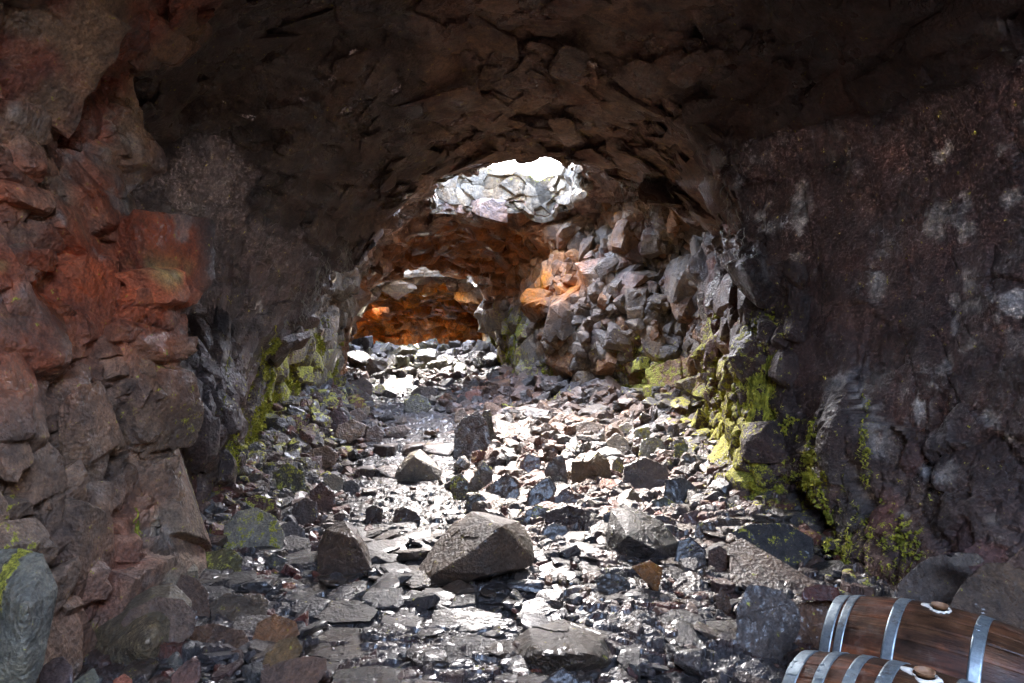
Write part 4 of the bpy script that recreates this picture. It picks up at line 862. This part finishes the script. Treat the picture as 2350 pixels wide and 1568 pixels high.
# ------------------------------------------------------------------ stone steps across the path
def step(Y, xa, xb, z0, label, seed):
    n = max(3, int((xb-xa)/.32)); root = bpy.data.objects.new('stone_step', None); COL.objects.link(root)
    root.location = ((xa+xb)/2, Y, z0); tag(root, label, 'step', 'low stone steps crossing the path')
    xs = np.linspace(xa, xb, n+1)+np.r_[0, rng.uniform(-.06, .06, n-1), 0]
    for i in range(n):
        p, f = rock_geo(seed+i, 4, .5, 5, .02); w = xs[i+1]-xs[i]
        p = p*np.array([w*.52, .16+.03*rng.random(), .085]); p = rot(p, rng.uniform(-.05, .05), rng.uniform(-.05, .05), rng.uniform(-.1, .1))
        p = p+np.array([(xs[i]+xs[i+1])/2-(xa+xb)/2, rng.uniform(-.03, .03), .055])
        o = mesh_obj('kerb_stone', p, f, M_ROCK, True, parent=root); o.color = (*(np.array([.085, .060, .050])*rng.uniform(.8, 1.2)), 0)
step(8.02, -1.95, .05, .02, 'lowest stone step across the path, below the pale triangular boulder', 700)
step(8.62, -1.75, .25, .17, 'middle stone step behind the pale triangular boulder', 720)
step(9.35, -1.0, .3, .24, 'upper stone step leading to the tall dark boulder', 740)

# ------------------------------------------------------------------ barrels
def simple_mat(name, fn):
    m = bpy.data.materials.new(name); m.use_nodes = True; t = NT(m); bs = t.new('ShaderNodeBsdfPrincipled'); fn(t, bs)
    o = t.new('ShaderNodeOutputMaterial'); t.link(bs.outputs[0], o.inputs[0]); return m
def wood_fn(t, bs):
    tc = t.new('ShaderNodeTexCoord'); mp = t.new('ShaderNodeMapping'); mp.inputs['Scale'].default_value = (3.0, 26, 26); t.link(tc.outputs['Object'], mp.inputs[0])
    n = t.noise(mp.outputs[0], 1.0, 8, .65, .6); n2 = t.noise(tc.outputs['Object'], 5, 4); n3 = t.noise(mp.outputs[0], 5, 4, .6)
    c = t.ramp(n, [(.3, (.020, .010, .006)), (.5, (.062, .030, .016)), (.68, (.135, .066, .032))])
    c = t.mix(t.ramp(n2, [(.4, (0, 0, 0)), (.7, (1, 1, 1))]), c, t.mix(1., c, (1.7, .95, .6, 1), 'MULTIPLY'))
    n4 = t.noise(tc.outputs['Object'], 9, 6, .7); c = t.mix(1., c, t.ramp(n4, [(.35, (.28, .27, .27)), (.55, (1, 1, 1))]), 'MULTIPLY')
    c = t.mix(t.ramp(n4, [(.56, (0, 0, 0)), (.75, (.5, .5, .5))]), c, (.20, .17, .14, 1))
    a = t.new('ShaderNodeAttribute', attribute_name='stave')
    c = t.mix(1., c, t.ramp(a.outputs['Fac'], [(0, (.7, .7, .7)), (1, (1.35, 1.25, 1.15))]), 'MULTIPLY')
    t.link(c, bs.inputs['Base Color']); t.link(t.ramp(n2, [(.35, (.36,)*3), (.65, (.62,)*3)]), bs.inputs['Roughness'])
    bs.inputs['Specular IOR Level'].default_value = .4
    t.link(t.bump(t.math('ADD', n, n3), .6, .004), bs.inputs['Normal'])
M_WOOD = simple_mat('varnished_oak', wood_fn)
def steel_fn(t, bs):
    tc = t.new('ShaderNodeTexCoord'); n = t.noise(tc.outputs['Object'], 30, 5, .7); n2 = t.noise(tc.outputs['Object'], 160, 3, .6)
    n3 = t.noise(tc.outputs['Object'], 14, 6, .75); c = t.ramp(n, [(.3, (.20, .24, .26)), (.7, (.40, .47, .50))]); c = t.mix(t.ramp(n3, [(.56, (0, 0, 0)), (.66, (.75, .75, .75))]), c, (.13, .10, .08, 1)); t.link(c, bs.inputs['Base Color']); bs.inputs['Metallic'].default_value = .75
    t.link(t.ramp(n, [(.3, (.55,)*3), (.7, (.36,)*3)]), bs.inputs['Roughness']); t.link(t.bump(n2, .5, .0015), bs.inputs['Normal'])
M_STEEL = simple_mat('galvanised_steel', steel_fn)
def wax_fn(t, bs): bs.inputs['Base Color'].default_value = (.80, .76, .66, 1); bs.inputs['Roughness'].default_value = .5
M_WAX = simple_mat('pale_wax', wax_fn)
def bung_fn(t, bs):
    tc = t.new('ShaderNodeTexCoord'); n = t.noise(tc.outputs['Object'], 60, 4); t.link(t.ramp(n, [(.3, (.20, .10, .05)), (.7, (.34, .19, .10))]), bs.inputs['Base Color']); bs.inputs['Roughness'].default_value = .6
M_BUNG = simple_mat('bung_wood', bung_fn)
HL, RM, RE = .385, .300, .246
def brad(s): return RM-(RM-RE)*(np.abs(s)/HL)**2
def lathe_x(prof_pts, n=144, groove=None):
    pp = np.array(prof_pts); th = np.linspace(0, 2*np.pi, n, endpoint=False)
    g = np.ones(n) if groove is None else groove(th)
    X = np.repeat(pp[:, 0:1], n, 1); R = pp[:, 1:2]*g[None] if groove is not None else np.repeat(pp[:, 1:2], n, 1)
    v = np.stack([X, R*np.sin(th)[None], R*np.cos(th)[None]], -1).reshape(-1, 3)
    ii = np.arange(len(pp)*n).reshape(len(pp), n); jj = np.roll(ii, -1, 1)
    return v, np.stack([ii[:-1], ii[1:], jj[1:], jj[:-1]], -1).reshape(-1, 4)
def barrel(loc, yaw, pitch, roll, hoops, label, bungx=0., splash=0):
    root = bpy.data.objects.new('barrel', None); COL.objects.link(root); root.location = loc; root.rotation_euler = (roll, pitch, yaw)
    tag(root, label, 'barrel', 'steel hooped oak barrels lying on their sides')
    z0 = RM
    s = np.r_[-HL, np.linspace(-HL, HL, 61), HL]; r = np.r_[RE-.028, brad(np.linspace(-HL, HL, 61)), RE-.028]
    NS = 26
    def groove(th): ph = (th*NS/(2*np.pi)) % 1; return 1-.012*np.exp(-(np.minimum(ph, 1-ph)/.045)**2)
    v, f = lathe_x(np.c_[s, r], 520, groove); st = np.tile(r01(h3(np.floor(np.linspace(0, NS, 520, endpoint=False)).astype(np.int64), np.zeros(520, np.int64), np.zeros(520, np.int64), 5+int(loc[0]*10))), len(s))
    o = mesh_obj('staves', v, f, M_WOOD, True, parent=root, attrs={'stave': ('FLOAT', st)}); o.location = (0, 0, z0)
    for sg in (-1, 1):
        x = sg*(HL-.03); v, f = lathe_x([(x, .001), (x, RE-.02)], 96)
        o = mesh_obj('head', v, f, M_WOOD, False, parent=root, attrs={'stave': ('FLOAT', np.full(len(v), .4))}); o.location = (0, 0, z0)
    for (a, w, riv) in hoops:
        xs = np.linspace(a-w/2, a+w/2, 7); t_ = .003
        rr = brad(xs); prof_ = [(xs[0], rr[0]-.002)]+[(x, q+t_) for x, q in zip(xs, rr)]+[(xs[-1], rr[-1]-.002)]
        v, f = lathe_x(prof_, 192); h = mesh_obj('hoop', v, f, M_STEEL, True, parent=root); h.location = (0, 0, z0)
        for (ang, dx) in riv:
            hv, hf = ICO[3]; rr0 = float(brad(a+dx))+t_
            q = hv*np.array([.0075, .0075, .004]); q = q+np.array([0, 0, rr0])
            c_, s_ = math.cos(ang), math.sin(ang); q = np.stack([q[:, 0]+a+dx, q[:, 1]*c_+q[:, 2]*s_, -q[:, 1]*s_+q[:, 2]*c_], 1)
            mesh_obj('rivet', q, hf, M_STEEL, True, parent=h)
        # lapped end of the band
        c0 = riv[0][0]-.12 if riv else -.4
        th = np.linspace(c0-.004, c0+.22, 10); vv = []
        for x in (a-w/2, a+w/2):
            for t in th: rr0 = float(brad(x))+t_+.0025; vv.append((x, rr0*math.sin(t), rr0*math.cos(t)))
        vv = np.array(vv); n_ = len(th); ff = np.array([[i, i+1, n_+i+1, n_+i] for i in range(n_-1)])
        mesh_obj('lap', vv, ff, M_STEEL, True, parent=h)
    v, f = lathe_x([(0, .0005), (0, .026), (-.012, .030)], 48); v = np.stack([v[:, 1]+bungx, v[:, 2], -v[:, 0]], 1)
    b = mesh_obj('bung', v*np.array([1, 1, 1])+np.array([0, 0, RM+.006]), f, M_BUNG, True, parent=root); b.location = (0, 0, z0)
    # ragged ring of spilt wax lying on the curved staves
    n = 160; th = np.linspace(0, 2*np.pi, n, endpoint=False); pn = np.stack([np.cos(th)*1.6, np.sin(th)*1.6, np.full(n, splash*1.)], 1)
    ro = .041+.009*vnoise(pn*.9, 55)+.004*vnoise(pn*2.5, 56)+.030*np.clip(np.cos(th-2.9), 0, 1)**20; ri = .030+.005*vnoise(pn*1.2+9, 57)
    rings = []
    for k, (rad_, hh) in enumerate([(ri, 0.), (ri+.003, .006), ((ri+ro)/2, .008), (ro-.003, .006), (ro, 0.)]):
        x = bungx+rad_*np.cos(th); y = rad_*np.sin(th); z = np.sqrt(brad(x)**2-y**2)+hh-.001; rings.append(np.stack([x, y, z], 1))
    v = np.vstack(rings); ii = np.arange(5*n).reshape(5, n); jj = np.roll(ii, -1, 1); f = np.stack([ii[:-1], ii[1:], jj[1:], jj[:-1]], -1).reshape(-1, 4)
    o = mesh_obj('wax_ring', v, f, M_WAX, True, parent=root); o.location = (0, 0, z0)
    return root
RV = lambda a: [(a, -.009), (a+.11, -.009)]
barrel((1.27, 2.10, -.03), math.radians(-43), 0, 0, [(-.361, .044, RV(-.35)), (-.272, .034, RV(-.35)), (-.184, .034, RV(-.35)), (-.092, .042, RV(-.35)), (.100, .042, RV(-.5)), (.200, .034, RV(-.5)), (.285, .034, RV(-.5)), (.361, .044, RV(-.5))],
       'front oak barrel with four evenly spaced hoops and a pale wax ring round its bung', splash=0)
barrel((1.68, 2.68, -.05), math.radians(-42), 0, 0, [(-.361, .044, RV(-.1)), (-.312, .032, RV(-.1)), (-.130, .042, RV(-.1)), (.145, .042, RV(-.3)), (.312, .032, RV(-.3)), (.361, .044, RV(-.3))],
       'rear oak barrel with paired end hoops, behind the front barrel and against the boulders', splash=4)

# ------------------------------------------------------------------ hanging moss and roots on the wall edges
vis = wp.copy(); vp = np.stack([CX+vis[:, 0]/np.maximum(vis[:, 1], .1)*F, CY-(vis[:, 2]-CAMZ)/np.maximum(vis[:, 1], .1)*F], 1); vy = vis[:, 1]
def surf(px, py, ymin=1.0, rad=7):
    m = (np.abs(vp[:, 0]-px) < rad) & (np.abs(vp[:, 1]-py) < rad) & (vy > ymin)
    k = np.nonzero(m)[0]
    return None if not len(k) else k[np.argmin(vy[k])]
def leaf_mat(name, a, b):
    def fn(t, bs):
        g = t.new('ShaderNodeNewGeometry'); n = t.noise(g.outputs['Position'], 22, 4); t.link(t.ramp(n, [(.35, a), (.65, b)]), bs.inputs['Base Color']); bs.inputs['Roughness'].default_value = .75
    return simple_mat(name, fn)
M_MOSS = leaf_mat('moss', (.13, .14, .014), (.50, .47, .05)); M_ROOT = leaf_mat('wet_root', (.16, .15, .12), (.34, .33, .28)); M_GRASS = leaf_mat('grass', (.10, .14, .02), (.25, .24, .06))
def strands(name, label, spots, mat, lenr, rad, wig=.02, per=6):
    V, Fc = [], []; b = 0; K = 4
    for (px, py, sx, sy) in spots:
        for _ in range(per):
            k = surf(px+rng.normal()*sx, py+rng.normal()*sy)
            if k is None: continue
            s = wp[k]+nn[k]*.015; L = rng.uniform(*lenr); m = 12; r0 = rad*rng.uniform(.6, 1.5)
            t = np.linspace(0, 1, m); ph = rng.uniform(0, 100)
            q = np.stack([t*6+ph, t*0, t*0], 1); c = np.stack([s[0]+wig*vnoise(q, 1)*(.3+t), s[1]+wig*vnoise(q+40, 2)*(.3+t)-.02, s[2]-t*L], 1)
            rr = r0*(1-.75*t)*(1+.5*vnoise(q*3+7, 3)); th = np.arange(K)*2*np.pi/K
            ring = c[:, None]+np.stack([np.cos(th)[None]*rr[:, None], np.sin(th)[None]*rr[:, None], np.zeros((m, K))], -1)
            ii = np.arange(m*K).reshape(m, K)+b; jj = np.roll(ii, -1, 1)
            V.append(ring.reshape(-1, 3)); Fc.append(np.stack([ii[:-1], jj[:-1], jj[1:], ii[1:]], -1).reshape(-1, 4)); b += m*K
    if not V: return
    return tag(mesh_obj(name, np.vstack(V), np.vstack(Fc), mat, True), label, 'moss' if mat is M_MOSS else 'roots', kind='stuff')
strands('moss', 'yellow green moss hanging like a curtain from the right rock edge', [(1740, 780, 16, 30), (1720, 840, 16, 35), (1755, 860, 12, 40), (1735, 900, 10, 20), (1700, 800, 10, 30), (1715, 950, 10, 15)], M_MOSS, (.08, .34), .008, .03, 110)
strands('moss', 'moss dripping down the lower right wall beside the barrels', [(1760, 1090, 45, 60), (1830, 1150, 25, 35), (1680, 1130, 30, 40), (1985, 1010, 4, 50)], M_MOSS, (.02, .09), .006, .03, 50)
strands('moss', 'thin moss scattered on the dark rock above the rear barrel', [(1950, 1150, 30, 50), (1960, 1260, 35, 45), (2030, 1240, 14, 40), (1990, 1330, 50, 25), (2060, 1310, 25, 30)], M_MOSS, (.015, .05), .005, .02, 20)
strands('moss', 'moss threads trailing down the left wall edges', [(520, 900, 6, 80), (540, 1040, 10, 50), (500, 1180, 8, 40), (430, 1240, 8, 60), (315, 1250, 3, 30), (660, 1000, 25, 60), (640, 860, 20, 50), (610, 960, 8, 60)], M_MOSS, (.03, .16), .005, .03, 44)
strands('roots', 'pale roots and threads hanging from the rock edges around the roof opening', [(1450, 420, 25, 15), (1500, 450, 18, 30), (1660, 520, 20, 50), (1710, 600, 20, 60), (1330, 410, 10, 12), (800, 590, 6, 20), (740, 640, 10, 30), (700, 700, 12, 30), (1640, 640, 10, 40)], M_ROOT, (.08, .35), .004, .05, 22)
# cushions of short moss leaves wherever the rock is mossy and faces up or out
def tufts(name, label, mask, count, size):
    k = np.nonzero(mask & (moss > .22) & (bp[:, 1] > 2))[0]
    if len(k) < 10: return
    q = wp[k]; nz = sstep(-.1, .35, fbm(q*9, 611, 3)+.25*vnoise(q*30, 612))*moss[k]**1.5/np.maximum(density(bp[k, 1]), 1e-3); nz /= nz.sum()
    k = rng.choice(k, count, p=nz); c = wp[k]+nn[k]*.008+rng.normal(size=(count, 3))*.012
    V, Fc = [], []
    sz = size*rng.uniform(.5, 1.4, count)*(.6+.07*bp[k, 1])
    for j in range(4):
        d = rng.normal(size=(count, 3))+nn[k]*.8+np.array([0, 0, .5]); d /= np.linalg.norm(d, axis=1, keepdims=True)
        e = np.cross(d, rng.normal(size=(count, 3))); e /= np.linalg.norm(e, axis=1, keepdims=True)
        a = c-e*sz[:, None]*.4; b = c+e*sz[:, None]*.4; t = c+d*sz[:, None]
        V.append(np.stack([a, b, t], 1).reshape(-1, 3))
    V = np.vstack(V); return tag(mesh_obj(name, V, np.arange(len(V)).reshape(-1, 3), M_MOSS, False), label, 'moss', kind='stuff')
tufts('moss', 'yellow green moss cushions over the right wall blocks', BX > 0, 80000, .022)
tufts('moss', 'bright yellow moss cushions over the left wall blocks', BX <= 0, 60000, .022)
# grass on the far rim of the opening
V, Fc = [], []; b = 0
for _ in range(1500):
    x = rng.uniform(-1.35, 1.3); y = 12.05+rng.uniform(0, .35)+.05*rng.normal(); z = topA(x, 12, 0)-.02; h = rng.uniform(.04, .13); a = rng.uniform(0, 6.28); w = .006
    d = np.array([math.cos(a), math.sin(a), 0])*w; ln = np.array([rng.normal()*.03, -rng.random()*.06, 0])
    p0 = np.array([x, y, z]); V += [p0-d, p0+d, p0+ln*.5+np.array([0, 0, h*.7])+d*.5, p0+ln+np.array([0, 0, h*.8])]; Fc.append([b, b+1, b+2, b+3]); b += 4
tag(mesh_obj('grass', np.array(V), np.array(Fc), M_GRASS, False), 'grass and moss growing along the far rim of the roof opening', 'grass', kind='stuff')
print('plants', round(time.time()-T0, 1))

# ------------------------------------------------------------------ light
W = bpy.data.worlds.new('World'); S.world = W; W.use_nodes = True; wt = W.node_tree; wt.nodes.clear()
sky = wt.nodes.new('ShaderNodeTexSky'); sky.sky_type = 'NISHITA'; sky.sun_disc = False
SUN_EL, SUN_AZ = math.radians(52), math.radians(-8)       # azimuth clockwise from +Y (into the cave)
sky.sun_elevation = SUN_EL; sky.sun_rotation = SUN_AZ; sky.air_density = 1.0; sky.dust_density = 3.0; sky.ozone_density = 1.0
bg = wt.nodes.new('ShaderNodeBackground'); bg.inputs[1].default_value = .15; ow = wt.nodes.new('ShaderNodeOutputWorld')
hs = wt.nodes.new('ShaderNodeHueSaturation'); hs.inputs['Saturation'].default_value = .85; wt.links.new(sky.outputs[0], hs.inputs['Color']); wt.links.new(hs.outputs[0], bg.inputs[0]); wt.links.new(bg.outputs[0], ow.inputs[0])
sl = bpy.data.lights.new('sun', 'SUN'); sl.energy = 0.5; sl.angle = math.radians(40); sl.color = (1, .97, .94)
so = bpy.data.objects.new('sun', sl); COL.objects.link(so)
sd = Vector((math.sin(SUN_AZ)*math.cos(SUN_EL), math.cos(SUN_AZ)*math.cos(SUN_EL), math.sin(SUN_EL)))
so.rotation_euler = sd.to_track_quat('Z', 'Y').to_euler()

# ------------------------------------------------------------------ camera
cd_ = bpy.data.cameras.new('camera'); cd_.lens = 24.0; cd_.sensor_width = 36; cd_.clip_start = .05; cd_.clip_end = 500
co = bpy.data.objects.new('camera', cd_); COL.objects.link(co); co.location = (0, 0, CAMZ); co.rotation_euler = (math.radians(90), 0, 0); S.camera = co
S.view_settings.view_transform = 'Standard'; S.view_settings.look = 'None'; S.view_settings.gamma = 1; S.view_settings.exposure = 6.0
cy = S.cycles
cy.max_bounces = 10; cy.diffuse_bounces = 8; cy.glossy_bounces = 4; cy.sample_clamp_indirect = 12; cy.caustics_reflective = False; cy.caustics_refractive = False
cy.use_denoising = True; cy.use_guiding = True; cy.use_surface_guiding = True; cy.guiding_training_samples = 128
print('done', round(time.time()-T0, 1))
